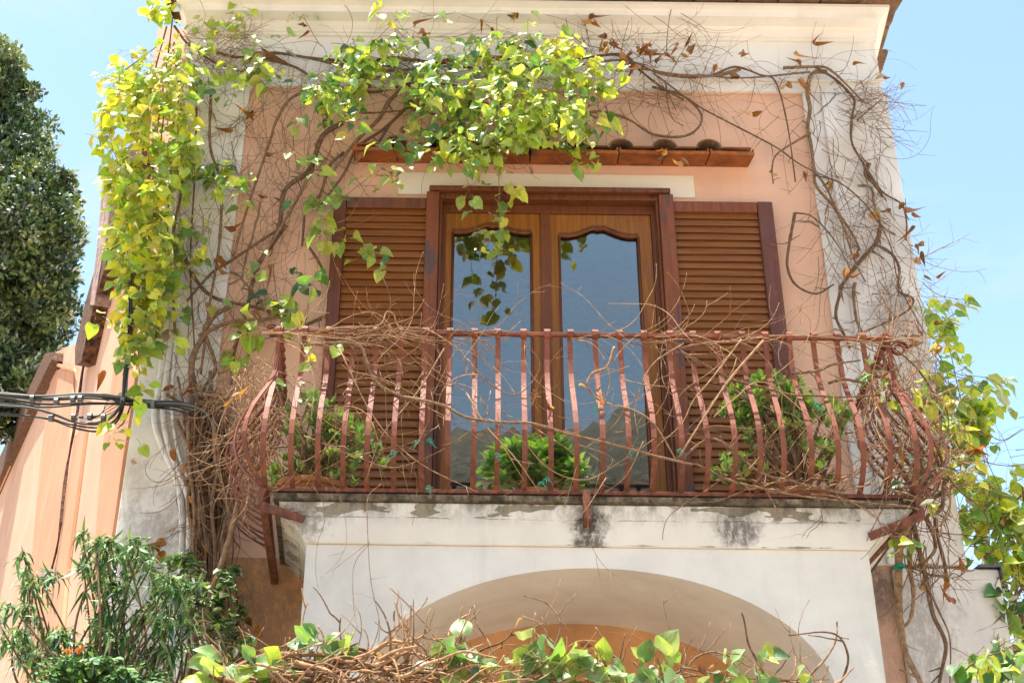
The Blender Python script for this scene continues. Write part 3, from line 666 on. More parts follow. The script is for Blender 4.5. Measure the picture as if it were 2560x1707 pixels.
def leafat(fo, mb, p, size, pal, hang=.6, out=.55):
    a = random.uniform(0, 6.28)
    d = nz(np.array([math.cos(a)*.75, -.25+random.gauss(0, .3), -hang+math.sin(a)*.55]))
    n = nz(np.array([random.gauss(-.1, .45), -out+random.gauss(0, .3), .55+random.gauss(0, .35)]))
    q = p+nz(d+rng.normal(0, .4, 3))*size*random.uniform(.3, .7)
    if mb is not None: mb.tube([p, (p+q)/2+np.array([0, 0, .006]), q], .0014, n=3, tint=(1.0, 1.25, .5), smooth=1)
    fo.add(q, d, n, size*random.uniform(.5, 1.22), vary(random.choice(pal), .2))
def shoot(fo, mb, x, y, Y, ang, m, pal, size=.085, step=11, wob=.2, every=1, r=.0022):
    pts, _ = walk(x, y, ang, m, step, wob, Y, .014)
    mb.tube(pts, r, r*.5, n=4, tint=(.8, .75, .5), smooth=1)
    for i in range(0, len(pts), every):
        leafat(fo, mb, pts[i], size*(1-.35*i/len(pts)), pal)
        if random.random() < .45: leafat(fo, mb, pts[i], size*(.8-.3*i/len(pts)), pal)
def cluster(fo, mb, poly, n, Y, pal, size=.085, m=(4, 8), ang=(1.0, 2.2), wob=.2):
    for (x, y) in spoly(poly, n):
        shoot(fo, mb, x, y, random.uniform(*Y), random.uniform(*ang), random.randint(*m), pal, size, wob=wob)
DRYC = [(.34, .13, .04), (.24, .085, .035), (.42, .20, .08), (.30, .14, .07), (.50, .33, .20)]
def dry(fo, pts, Y, size=.075):
    size *= .82
    for (x, y) in pts:
        for k in range(random.choice((1, 1, 2))):
            p = P(x+random.gauss(0, 2), y+random.gauss(0, 2), Y+random.gauss(0, .02))
            fo.add(p, nz(np.array([random.gauss(0, .6), random.gauss(0, .4), random.gauss(-.5, .6)])), nz(rng.normal(0, 1, 3)), size*random.uniform(.6, 1.2), vary(random.choice(DRYC), .2))
def drybuild(fo, parent): return fo.build('dry_leaves', M['dry'], parent, 'heart', 1.8, 1.5, .7)

# ------------------------------------------------------------------ left corner: yellow-green curtain of leaves
v = thing('climbing_vine', (-2.3, -.2, 0), 'dense yellow green leafy vine cascading down the left corner of the house', 'vine')
fo = Fol(); st = MB()
LP = [(385, 15), (345, 95), (285, 125), (250, 160), (238, 240), (232, 330), (262, 420), (258, 540), (272, 640), (285, 760), (300, 880), (325, 900), (348, 800), (385, 720), (405, 620), (405, 500), (430, 400), (452, 300), (445, 200), (430, 110), (420, 40)]
for k, (poly, n, Y) in enumerate([
    ([(300, 110), (250, 170), (250, 330), (275, 430), (400, 420), (440, 330), (430, 160), (390, 90)], 112, (-.6, -.1)),
    ([(270, 400), (262, 540), (280, 600), (385, 600), (400, 480), (400, 400)], 62, (-.55, -.08)),
    ([(280, 590), (285, 660), (300, 740), (370, 700), (395, 610)], 34, (-.4, -.08)),
    ([(300, 720), (300, 800), (325, 850), (348, 780), (350, 720)], 12, (-.4, -.15))]):
    cluster(fo, st, poly, n, Y, PY if k < 2 else PM+PY[:2], .098, (3, 7), (1.2, 2.0), .12)
for (x, y, n) in [(262, 330, 3), (232, 300, 3), (245, 250, 3), (240, 185, 4), (255, 175, 3), (275, 150, 3), (262, 190, 3), (310, 905, 5), (300, 940, 4), (268, 975, 6), (262, 990, 4), (330, 890, 4), (228, 722, 3), (235, 735, 2), (300, 1000, 2), (420, 620, 3), (440, 540, 3), (455, 565, 2), (400, 780, 3), (395, 700, 4), (420, 700, 4), (360, 20, 8), (370, 5, 8), (385, 12, 6), (350, 35, 4), (410, 60, 4), (430, 85, 3)]:
    for j in range(n): leafat(fo, st, P(x+random.gauss(0, 9), y+random.gauss(0, 9), random.uniform(-.4, -.15)), .088, PY)
for pts in ([(235, 190), (262, 180), (300, 150), (360, 110)], [(262, 250), (240, 300), (228, 340)], [(396, 40), (385, 110), (370, 250), (350, 430), (345, 600), (340, 760)], [(380, 60), (350, 200), (320, 420), (310, 640), (318, 860)], [(400, 100), (372, 330), (365, 520)], [(310, 900), (290, 960), (268, 985)]):
    stem(st, pts, -.2, .006, .003, tint=(.7, .62, .5))
fo.build('foliage', M['leaf'], v, fold=.3, bend=.3); st.build('stems', M['bark'], v, smooth=True)
df = Fol(); dry(df, [(300, 700), (305, 745), (365, 770), (372, 790), (300, 1062), (228, 860), (365, 755)], -.2, .09); drybuild(df, v)

# ------------------------------------------------------------------ left pilaster: bare tangle and trunks
v = thing('climbing_vine', (-1.95, -.15, 0), 'bare brown vine tangle with ropy trunks covering the left pilaster', 'vine')
st = MB(); D1 = (.62, .55, .50); D2 = (.85, .76, .68); D3 = (1.15, 1.05, .95)
for pts, r, tn in [
 ([(443, 1100), (440, 980), (443, 831), (468, 768), (475, 754), (499, 722), (538, 701)], .021, D2),
 ([(410, 540), (432, 606), (464, 655), (492, 683), (534, 697), (598, 706), (650, 725)], .014, D1),
 ([(454, 771), (527, 740), (591, 736), (661, 725)], .014, D2), ([(475, 775), (492, 831), (489, 866), (468, 901), (454, 1007)], .014, D2),
 ([(752, 725), (721, 740), (668, 761), (620, 770)], .014, D1), ([(657, 514), (626, 560), (598, 602), (577, 655), (563, 711), (540, 800), (530, 880)], .015, D1),
 ([(703, 560), (731, 599), (756, 645)], .010, D1), ([(650, 521), (591, 557), (527, 602), (482, 630), (430, 690)], .010, D1),
 ([(717, 204), (668, 229), (633, 281), (619, 316), (598, 387), (570, 470), (540, 590)], .011, D2), ([(788, 281), (738, 316), (710, 387), (668, 422), (650, 454), (643, 510), (626, 560)], .019, D1),
 ([(721, 387), (680, 460), (650, 513), (598, 600)], .013, D2), ([(790, 352), (756, 380), (738, 447), (700, 468), (696, 560)], .012, D1),
 ([(404, 141), (415, 316), (422, 422), (397, 560), (400, 760)], .012, D2), ([(485, 211), (482, 334), (506, 422), (506, 560), (480, 700), (460, 860)], .011, D2), ([(432, 102), (492, 123), (562, 134), (633, 123), (721, 134), (790, 141)], .014, D1),
 ([(404, 60), (440, 110), (520, 160), (600, 170)], .010, D1), ([(580, 130), (668, 151), (714, 176)], .012, D1), ([(405, 150), (398, 300), (385, 480), (372, 700)], .008, D1), ([(452, 180), (445, 380), (438, 600), (445, 800)], .007, D1),
 ([(385, 905), (420, 925), (450, 935), (440, 1000)], .009, D1), ([(500, 900), (480, 950), (430, 1000)], .012, D1)]:
    stem(st, pts, -.09 if tn is D1 else -.13, r, r*.75, tint=tn)
for k in range(34):       # near-vertical trunks below the cables
    x0 = random.uniform(428, 530); x1 = 440+(x0-428)*.6+random.gauss(0, 8); xm = (x0+x1)/2+random.gauss(0, 14)
    pts = [(x0+random.gauss(0, 26), random.uniform(850, 980)), (x0, 1060), (xm+random.gauss(0, 8), 1160), ((xm+x1)/2+6, 1280), (x1+random.gauss(0, 6), 1400), (x1+random.gauss(0, 6), 1500), (x1, 1600)]
    stem(st, pts, random.uniform(-.28, -.08), random.uniform(.005, .016), tint=random.choice((D1, D1, D2, D2, D3)), jit=.012)
stem(st, [(560, 1120), (531, 1207), (503, 1316), (482, 1369), (468, 1474), (454, 1540)], -.45, .017, .02, tint=D3)
stem(st, [(490, 1390), (540, 1440), (600, 1475), (650, 1510)], -.5, .009, tint=D3)
stem(st, [(450, 1100), (490, 1060), (540, 1050), (600, 1030), (680, 1030), (760, 1080)], -.3, .008, .005, tint=D3)
TW2 = [(1.3, 1.15, .95), (1.0, .9, .8), (.8, .7, .6)]
TP = [(395, 60), (560, 95), (720, 110), (800, 150), (760, 330), (700, 520), (640, 640), (560, 700), (560, 900), (400, 900), (360, 700), (400, 400)]
twigs(st, [(395, 60), (520, 70), (600, 110), (560, 160), (420, 150)], 150, (-.4, -.08), (5, 14), (.0016, .0036), (-.9, .9), TW2)
twigs(st, TP, 250, (-.18, -.04), (8, 26), (.0014, .0032), (.9, 2.4))
twigs(st, TP, 130, (-.18, -.04), (6, 18), (.0013, .0028), (0, 6.28))
twigs(st, [(540, 230), (740, 220), (790, 300), (740, 560), (740, 760), (560, 760)], 90, (-.15, -.04), (8, 22), (.0014, .0030), (1.2, 2.6))
twigs(st, [(430, 840), (540, 840), (545, 1050), (500, 1300), (420, 1300), (405, 1000)], 170, (-.35, -.06), (6, 18), (.0016, .0045), (1.0, 2.2))
fo = Fol(); lm = st
cluster(fo, lm, [(430, 100), (640, 110), (650, 200), (560, 225), (450, 215)], 15, (-.42, -.15), PM+PG, .085, (2, 5), (.5, 2.5))
cluster(fo, lm, [(405, 360), (590, 365), (580, 440), (420, 430)], 7, (-.35, -.12), PG, .085, (2, 4), (.5, 2.5))
cluster(fo, lm, [(400, 480), (450, 500), (440, 700), (400, 720)], 7, (-.3, -.12), PM, .08, (2, 4), (.9, 2.2))
for (x, y, r, n, pal) in [(440, 180, 22, 8, PG), (500, 185, 18, 9, PG), (555, 165, 20, 8, PG), (610, 150, 16, 6, PG), (620, 185, 18, 9, PG), (460, 60, 18, 6, PG), (520, 60, 24, 7, PM), (555, 45, 18, 6, PM), (560, 12, 8, 2, PY), (668, 45, 6, 2, PG), (712, 38, 5, 2, PY), (650, 95, 10, 3, PG), (575, 95, 18, 6, PG), (590, 250, 8, 2, PD), (450, 235, 8, 3, PY),
    (450, 400, 18, 6, PM), (480, 385, 18, 6, PM), (510, 378, 14, 6, PG), (550, 400, 20, 8, PD+PG), (565, 420, 12, 4, PG), (520, 395, 12, 4, PG), (490, 415, 12, 5, PD), (560, 460, 12, 5, PM), (420, 390, 12, 5, PM), (470, 530, 8, 3, PM), (445, 600, 12, 4, PM), (495, 690, 6, 2, PM), (700, 630, 24, 10, PD), (720, 655, 10, 3, PD), (620, 685, 16, 7, PD), (650, 690, 14, 7, PD+PM), (590, 602, 9, 3, PM), (585, 640, 5, 2, PM), (570, 730, 12, 4, PM), (660, 735, 14, 5, PG), (565, 775, 18, 9, PY), (545, 810, 14, 8, PY), (600, 760, 12, 4, PY), (595, 640, 6, 1, PM), (660, 700, 12, 4, PY),
    (690, 365, 12, 4, PG), (730, 360, 9, 4, PG), (722, 400, 9, 3, PG), (760, 450, 20, 7, PM), (725, 470, 14, 5, PM), (740, 500, 16, 7, PM), (735, 545, 12, 5, PM), (775, 440, 14, 5, PG), (690, 460, 8, 2, PG), (690, 280, 8, 3, PM), (800, 545, 12, 4, PY), (785, 555, 8, 3, PY), (830, 585, 10, 3, PM), (860, 580, 8, 3, PM), (880, 605, 8, 3, PG), (815, 570, 6, 2, PM), (780, 560, 7, 2, PM)]:
    for j in range(n): leafat(fo, lm, P(x+random.gauss(0, r*.6), y+random.gauss(0, r*.6), random.uniform(-.32, -.12)), .088, pal)
for (x, y) in [(410, 560), (500, 380), (540, 60), (760, 470), (735, 400), (640, 680), (700, 600), (560, 760), (440, 590)]:
    pts, _ = walk(x, y-20, random.uniform(.8, 2.2), 6, 10, .2, -.2); lm.tube(pts, .002, .001, n=4, tint=(.8, .75, .5))
st2, _ = walk(770, 545, .35, 11, 11, .1, -.22); lm.tube(st2, .002, .001, n=4, tint=(.8, .75, .5))
fo.build('foliage', M['leaf'], v); lm.build('stems', M['bark'], v, smooth=True)
df = Fol(); dry(df, [(500, 595), (505, 605), (520, 625), (470, 690), (445, 640), (395, 905), (400, 890), (450, 895), (455, 910), (480, 905), (478, 925), (500, 900), (580, 265), (605, 120), (600, 130), (598, 645), (485, 900), (395, 1035), (418, 1060), (430, 1095), (490, 1050), (500, 1070), (505, 1230), (460, 1300), (360, 1240), (362, 1255), (368, 1265), (610, 450), (620, 345), (540, 520), (570, 1420), (600, 1440), (616, 620), (530, 300), (580, 720)], -.16, .085)
for p in spoly([(430, 1000), (520, 1000), (500, 1420), (440, 1420)], 40): dry(df, [p], -.2, .06)
drybuild(df, v)

# ------------------------------------------------------------------ centre: leafy clump above the tile canopy
v = thing('climbing_vine', (.1, -.3, 0), 'bright green leafy vine clump spilling over the small tile canopy', 'vine')
st = MB(); fo = Fol()
for pts, r, Y in [([(939, 197), (897, 229), (872, 274), (816, 327), (760, 400)], .018, -.08), ([(970, 210), (930, 250), (880, 300), (820, 340), (790, 400), (740, 470)], .014, -.07), ([(720, 134), (800, 150), (900, 134), (1000, 145), (1083, 134), (1150, 134), (1238, 155), (1344, 134), (1431, 127), (1467, 158), (1519, 197), (1571, 229)], .016, -.12),
    ([(790, 141), (900, 160), (1040, 152), (1180, 165), (1330, 150), (1440, 140), (1520, 172), (1600, 180)], .012, -.13), ([(1284, 281), (1344, 260), (1396, 258), (1449, 278), (1502, 309), (1571, 313), (1608, 288), (1604, 253), (1562, 214), (1500, 170)], .012, -.08), ([(690, 215), (760, 200), (860, 210), (960, 190), (1080, 200), (1200, 190)], .012, -.1), ([(1530, 190), (1535, 240), (1548, 275), (1570, 290)], .006, -.1),
    ([(860, 340), (920, 260), (1000, 240), (1100, 250)], .010, -.08), ([(750, 240), (840, 260), (960, 255), (1050, 285)], .009, -.08), ([(1700, 160), (1640, 175), (1560, 172), (1480, 160)], .014, -.12),
    ([(1171, 335), (1160, 370), (1148, 400), (1146, 450), (1144, 520), (1140, 600)], .004, -.36), ([(1045, 375), (1068, 400), (1076, 440), (1085, 500), (1100, 540)], .002, -.3), ([(781, 460), (830, 420), (870, 395), (915, 370)], .0025, -.3), ([(1304, 350), (1325, 378), (1350, 370), (1380, 362)], .0025, -.4)]:
    stem(st, pts, Y, r, tint=random.choice((D1, D2)) if r > .005 else (.8, .8, .5), jit=.004)
twigs(st, [(720, 90), (1340, 60), (1500, 130), (1560, 200), (1400, 300), (900, 300), (760, 300)], 240, (-.22, -.05), (8, 22), (.0014, .0032), (0, 6.28))
twigs(st, [(800, 20), (1340, 30), (1560, 60), (1560, 130), (800, 130)], 34, (-.34, -.24), (8, 20), (.0014, .0028), (-.4, .4))
twigs(st, [(700, 130), (1000, 130), (1000, 200), (700, 200)], 60, (-.2, -.06), (8, 18), (.002, .005), (-.3, .3))
twigs(st, [(1330, 110), (1560, 120), (1620, 200), (1560, 260), (1400, 250)], 120, (-.2, -.05), (6, 18), (.0015, .004), (0, 6.28))
twigs(st, [(1380, 0), (1560, 20), (1600, 60), (1500, 60)], 14, (-.3, -.26), (8, 20), (.0015, .0028), (.2, .9))
C = [([(1010, 60), (1000, 110), (960, 160), (960, 260), (1030, 320), (1120, 330), (1230, 300), (1330, 300), (1350, 260), (1330, 150), (1290, 110), (1230, 60), (1150, 80)], 128, (-.62, -.16), PG),
     ([(1130, 180), (1180, 170), (1340, 250), (1350, 290), (1230, 310), (1140, 260)], 40, (-.68, -.4), [PG[2], PG[4], PG[6], PY[2]]),
     ([(780, 100), (850, 95), (850, 160), (810, 240), (730, 250), (710, 220), (740, 150)], 40, (-.45, -.15), PG),
     ([(860, 130), (1000, 130), (1000, 180), (900, 190)], 12, (-.4, -.15), PG), ([(940, 190), (1050, 200), (1050, 320), (960, 320)], 16, (-.45, -.15), PG),
     ([(1230, 60), (1360, 110), (1370, 190), (1300, 190)], 16, (-.5, -.2), [PG[2], PY[0], PY[1], PG[4]]),
     ([(1000, 310), (1160, 310), (1150, 350), (1060, 360)], 14, (-.5, -.3), PM+PG[2:5]),
     ([(850, 100), (900, 60), (990, 50), (1000, 100), (900, 120)], 8, (-.4, -.28), PG)]
for poly, n, Y, pal in C: cluster(fo, st, poly, n, Y, pal, .092, (2, 6), (.6, 2.5))
for (x, y, r, n, pal) in [(870, 30, 10, 4, PG), (900, 40, 8, 3, PG), (868, 0, 8, 3, PG), (915, 20, 6, 2, PG), (1018, 42, 5, 2, PM), (1210, 42, 5, 2, PY), (1235, 48, 4, 1, PD), (1275, 65, 5, 1, PM), (1320, 85, 7, 2, PY), (1285, 75, 8, 2, PY), (1400, 190, 14, 4, PY), (1370, 190, 12, 4, PG), (1430, 160, 12, 4, PM), (1390, 155, 8, 3, PM), (1440, 150, 6, 2, PG), (1330, 290, 14, 5, PM), (1360, 285, 12, 5, PY), (1350, 300, 8, 3, PM), (1310, 330, 8, 3, PG), (1390, 270, 6, 2, PG), (1400, 290, 5, 2, PG), (900, 325, 14, 4, PM), (870, 320, 8, 3, PM), (955, 335, 12, 4, PM), (940, 320, 8, 3, PM), (995, 350, 10, 4, PM), (1025, 345, 8, 3, PG),
    (830, 405, 6, 2, PM), (863, 385, 8, 2, PM), (895, 410, 10, 4, PM), (905, 415, 6, 1, PG), (863, 445, 5, 2, PM), (885, 390, 5, 1, PM), (925, 380, 6, 2, PD), (945, 380, 6, 2, PD), (1005, 375, 6, 2, PM), (1030, 375, 6, 2, PM), (1085, 370, 12, 5, PM), (1130, 350, 12, 6, PM),
    (1320, 385, 10, 3, PM), (1345, 370, 10, 4, PY), (1370, 362, 8, 3, PY), (820, 290, 8, 2, PG), (808, 300, 4, 1, PY), (828, 265, 6, 2, PD), (1078, 435, 5, 2, PG), (1085, 445, 4, 1, PM), (1083, 480, 5, 2, PM), (1092, 520, 4, 2, PM)]:
    for j in range(n): leafat(fo, st, P(x+random.gauss(0, r*.6), y+random.gauss(0, r*.6), random.uniform(-.5, -.3)), .085, pal)
# hanging spray in front of the door glass
for (x, y, s, pal) in [(1128, 435, .12, PM), (1143, 455, .115, PM), (1150, 420, .08, PG), (1160, 432, .08, PG), (1172, 428, .085, PG), (1160, 460, .08, PY), (1178, 462, .08, PM), (1190, 455, .085, PY), (1200, 450, .085, PY), (1185, 445, .07, PY), (1120, 492, .085, PM), (1140, 500, .09, PM), (1158, 498, .07, PY), (1168, 492, .08, PY), (1148, 515, .06, PM), (1118, 548, .08, PY), (1135, 545, .07, PY), (1150, 540, .07, PY), (1165, 540, .085, PY), (1128, 565, .08, PM), (1152, 560, .08, PY), (1160, 580, .095, PM), (1170, 575, .08, PM), (1130, 590, .085, PY), (1132, 560, .07, PM), (1165, 528, .07, PY)]:
    leafat(fo, st, P(x, y-10, random.uniform(-.40, -.30)), s, pal, out=.8)
fo.build('foliage', M['leaf'], v); st.build('stems', M['bark'], v, smooth=True)
df = Fol(); dry(df, [(700, 55), (705, 70), (955, 55), (1105, 50), (1135, 65), (1140, 140), (1110, 140), (1100, 145), (1125, 150), (1180, 40), (1182, 30), (975, 75), (985, 78), (850, 195), (925, 290), (1085, 220), (1090, 232), (1360, 45), (1365, 35), (1370, 52), (1388, 72), (1405, 100), (1408, 95), (1385, 115), (1398, 112), (1430, 125), (1438, 130), (1450, 120), (1465, 110), (1470, 118), (1480, 100), (1490, 108), (1495, 120), (1500, 128), (1505, 135), (1475, 150), (1520, 140), (1530, 125), (1548, 135), (1558, 105), (1560, 130), (1510, 115), (1460, 145), (1455, 160), (1555, 110), (1580, 100), (1515, 350), (1525, 360), (1535, 355), (1565, 368), (1030, 130), (868, 15), (820, 360)], -.24, .07); drybuild(df, v)

# ------------------------------------------------------------------ right pilaster: bare vine
v = thing('climbing_vine', (2.7, -.15, 0), 'leafless brown vine spreading over the right pilaster', 'vine')
st = MB()
for pts, r, Y in [([(1500, 200), (1562, 218), (1615, 253), (1667, 281), (1738, 316), (1790, 348), (1843, 380), (1907, 411)], .009, -.07), ([(1900, 165), (1864, 169), (1854, 211), (1861, 253), (1854, 292), (1864, 334), (1868, 387), (1878, 429), (1914, 475), (1956, 541), (1975, 575)], .016, -.1), ([(1562, 176), (1632, 172), (1685, 155), (1748, 172), (1780, 190), (1808, 281), (1826, 415)], .010, -.09),
    ([(1861, 306), (1808, 341), (1780, 359), (1769, 387), (1775, 420)], .009, -.1), ([(1871, 155), (1914, 176), (1942, 204), (1963, 232), (1956, 274), (1959, 327), (1984, 373), (2005, 411), (2030, 447), (2072, 468), (2082, 510), (2079, 551)], .011, -.12), ([(1973, 425), (2001, 432), (2008, 468), (2023, 520), (2054, 541)], .010, -.1), ([(1998, 375), (1990, 400), (2010, 430), (2030, 455)], .019, -.11),
    ([(1830, 490), (1822, 515), (1815, 567), (1810, 613), (1829, 655), (1871, 673), (1917, 655)], .012, -.1), ([(2019, 515), (2012, 557), (1973, 602), (1938, 648), (1931, 673), (1921, 725), (1938, 768), (1950, 800)], .016, -.11), ([(1963, 650), (1963, 673), (1970, 732), (1991, 775)], .012, -.1), ([(2012, 557), (2047, 581), (2068, 620), (2065, 666), (2093, 683), (2089, 711), (2037, 740), (1966, 771)], .011, -.12),
    ([(1860, 170), (1700, 180), (1600, 170)], .008, -.1), ([(1865, 385), (1905, 440), (1940, 520), (1960, 600), (1990, 650)], .009, -.12), ([(1965, 275), (2000, 250), (2030, 228)], .007, -.14), ([(1872, 400), (1930, 420), (1990, 480), (2040, 560), (2060, 640), (2090, 700), (2130, 770)], .006, -.15), ([(1800, 160), (1870, 155), (1900, 160), (1935, 185), (1980, 230)], .012, -.13), ([(1830, 490), (1870, 500), (1920, 560), (1950, 620)], .006, -.1)]:
    stem(st, pts, Y, r, tint=random.choice((D1, D2, (.9, .82, .72))))
RP = [(1840, 150), (1960, 150), (2010, 220), (2040, 330), (2075, 520), (2115, 700), (2120, 800), (1950, 800), (1850, 520), (1860, 330)]
twigs(st, RP, 150, (-.2, -.07), (6, 22), (.0013, .0032), (0, 6.28))
twigs(st, RP, 90, (-.2, -.07), (8, 22), (.0014, .003), (.7, 1.9))
twigs(st, [(1850, 420), (2000, 420), (2020, 540), (1900, 540)], 70, (-.22, -.08), (5, 14), (.0016, .0034), (.3, 1.6))
twigs(st, [(1900, 160), (2010, 200), (2020, 300), (1920, 300)], 110, (-.25, -.08), (5, 12), (.0014, .003), (-.8, .8))
twigs(st, [(1560, 120), (1860, 140), (1860, 300), (1800, 300), (1600, 260)], 46, (-.12, -.05), (6, 18), (.0012, .0024), (0, 6.28))
twigs(st, [(1990, 620), (2110, 600), (2180, 800), (2190, 1000), (2060, 900)], 130, (-.5, -.1), (8, 20), (.0015, .0035), (.8, 2.2))
twigs(st, [(2080, 520), (2110, 580), (2160, 720), (2130, 700)], 22, (-.3, -.1), (5, 12), (.0012, .0024), (-.6, 1.2))
st.build('stems', M['bark'], v, smooth=True)
df = Fol(); dry(df, [(1580, 110), (1640, 150), (1685, 165), (1692, 185), (1710, 120), (1720, 255), (1730, 260), (1805, 195), (1825, 155), (1838, 140), (1850, 190), (1860, 182), (1790, 205), (1873, 100), (1833, 120), (1775, 385), (1782, 400), (1855, 400), (1900, 420), (1915, 425), (2065, 195), (2030, 178), (1960, 590), (1968, 596), (1950, 625), (1958, 630), (1935, 660), (2080, 470), (2085, 475), (2100, 490), (2103, 520), (2095, 560), (2103, 565), (2110, 590), (2120, 630), (2155, 640), (2040, 480), (2010, 490), (1928, 800), (2097, 770), (2100, 780), (2150, 750), (2085, 690), (1960, 150)], -.16, .07)
drybuild(df, v)

# ------------------------------------------------------------------ runners tangled in the railing
v = thing('climbing_vine', (.6, -1.25, ZS), 'dry leafless runners woven through the front bars of the balcony railing', 'vine')
st = MB(); L1 = (1.35, 1.22, 1.05)
for pts, r, tn, Y in [
 ([(700, 790), (816, 789), (841, 831), (862, 873), (908, 905), (964, 919), (1020, 933), (1080, 961), (1168, 970), (1220, 972), (1308, 996), (1396, 1017), (1502, 1045), (1571, 1063), (1604, 1073), (1678, 1101), (1738, 1119), (1843, 1137), (1914, 1147), (2072, 1161), (2110, 1172)], .0095, (.85, .78, .7), [-1.26]*5+[-1.36]*9+[-1.28]*7),
 ([(1073, 824), (1115, 873), (1178, 905), (1220, 880), (1238, 831), (1203, 785)], .0045, D2, -1.28), ([(1410, 796), (1393, 841), (1361, 856), (1351, 887), (1379, 919), (1449, 943), (1502, 972), (1554, 1052)], .008, D3, -1.33),
 ([(1755, 782), (1667, 884), (1562, 1049)], .008, L1, -1.37), ([(1562, 806), (1667, 866), (1703, 880), (1773, 894), (1815, 905), (1878, 908), (1931, 912), (2030, 908)], .009, D1, -1.24), ([(1819, 859), (1878, 852), (1914, 838), (1977, 827)], .009, D1, -1.22), ([(1900, 880), (1940, 872), (1985, 878), (2020, 862), (2061, 845)], .009, D1, -1.22),
 ([(740, 760), (781, 754), (869, 747), (886, 718), (904, 725), (918, 747), (978, 757), (1027, 782), (1062, 813), (1080, 866)], .006, L1, -1.22), ([(600, 765), (700, 765), (800, 775), (900, 760), (1000, 778)], .007, L1, -1.2), ([(1562, 800), (1610, 790), (1700, 782), (1765, 775), (1850, 772), (1960, 780), (2030, 790)], .007, D3, -1.2),
 ([(875, 1110), (848, 1140), (846, 1200), (852, 1330), (870, 1430), (868, 1475)], .0028, L1, -1.3), ([(846, 1245), (815, 1300), (812, 1400), (818, 1440)], .002, L1, -1.3), ([(846, 1245), (790, 1290), (760, 1310)], .0018, L1, -1.3), ([(1390, 1100), (1350, 1165), (1320, 1200)], .003, L1, -1.35), ([(1480, 1017), (1440, 1090), (1390, 1130)], .003, L1, -1.36),
 ([(1560, 1060), (1640, 1010), (1740, 1080), (1830, 1110), (1940, 1135)], .008, D2, -1.3), ([(700, 1000), (800, 1040), (900, 1075), (980, 1050), (1060, 1010)], .004, D3, -1.3), ([(1125, 960), (1190, 1000), (1260, 1075), (1340, 1100), (1420, 1060), (1500, 1010)], .004, D3, -1.36), ([(780, 800), (860, 960), (960, 1060), (1100, 1130)], .004, L1, -1.32), ([(1020, 800), (960, 900), (880, 1000), (840, 1100)], .0045, L1, -1.32), ([(1075, 900), (1120, 980), (1180, 1050), (1240, 1130)], .0045, L1, -1.34),
 ([(1700, 780), (1640, 860), (1590, 920), (1560, 980), (1480, 1050)], .0045, L1, -1.34), ([(1570, 790), (1500, 840), (1460, 930), (1470, 1000)], .004, L1, -1.34), ([(1640, 960), (1690, 920), (1760, 880), (1900, 1000), (1960, 1080)], .004, L1, -1.34)]:
    stem(st, pts, Y, r, tint=tn, jit=.004)
RA = [(640, 765), (1130, 775), (1180, 960), (1130, 1080), (700, 1100), (620, 1000)]; RB = [(1560, 780), (2060, 780), (2110, 1000), (2080, 1110), (1640, 1120), (1500, 960)]; RC = [(1080, 775), (1580, 780), (1580, 1080), (1120, 1080)]
TL = [(1.35, 1.22, 1.0), (1.1, .95, .8), (1.0, .72, .5), (.8, .7, .6), (1.5, 1.4, 1.25)]
twigs(st, RA, 110, (-1.42, -1.16), (8, 26), (.0014, .0034), (0, 6.28), TL, .10, yw=.02); twigs(st, RB, 100, (-1.42, -1.16), (8, 24), (.0014, .0034), (0, 6.28), TL, .10, yw=.02); twigs(st, RC, 44, (-1.38, -1.18), (8, 26), (.0014, .003), (0, 6.28), TL, .10, yw=.02)
twigs(st, [(620, 750), (1100, 762), (1100, 790), (620, 785)], 70, (-1.26, -1.15), (8, 20), (.0018, .0042), (-.35, .35), TL, .13); twigs(st, [(1300, 765), (2060, 775), (2060, 800), (1300, 790)], 76, (-1.26, -1.15), (8, 20), (.0018, .004), (-.35, .35), TL, .13)
twigs(st, [(520, 850), (640, 790), (640, 1100), (560, 1100)], 270, (-1.2, -.3), (8, 18), (.0016, .0045), (.6, 2.6), TL, .13); twigs(st, [(1990, 790), (2130, 820), (2190, 960), (2180, 1120), (2020, 1120)], 240, (-1.3, -.3), (8, 18), (.0018, .0055), (.6, 2.6), BT_, .2)
twigs(st, [(1640, 1090), (2090, 1110), (2100, 1150), (1640, 1120)], 44, (-1.32, -1.2), (6, 16), (.003, .007), (-.3, .4), BT_, .12)
tw = 0
for (x, y) in [(988, 1130-118), (904, 1040), (960, 1015), (985, 1120), (1142, 1045), (1244, 1110), (1255, 1100), (1450, 1040), (1562, 1035), (1370, 940), (1876, 930), (735, 880), (2045, 650)][0:11]:
    b = MB()
    for k in range(3):
        c = P(x, y, -1.36); pts = [c+np.array([.016*math.cos(a)+random.gauss(0, .002), .012*math.sin(a), .004*math.sin(a*1.3+k)+random.gauss(0, .003)]) for a in np.linspace(0, 5.5, 9)]; b.tube(pts, .0014, n=4, smooth=2)
    for k in range(2): c = P(x, y, -1.37); b.tube([c, c+np.array([random.uniform(-.03, .03), -.01, -.02]), c+np.array([random.uniform(-.05, .05), -.01, -.045])], .0012, n=4)
    b.build('garden_tie', M['tie'], v, smooth=True)
fo = Fol(); lm = st
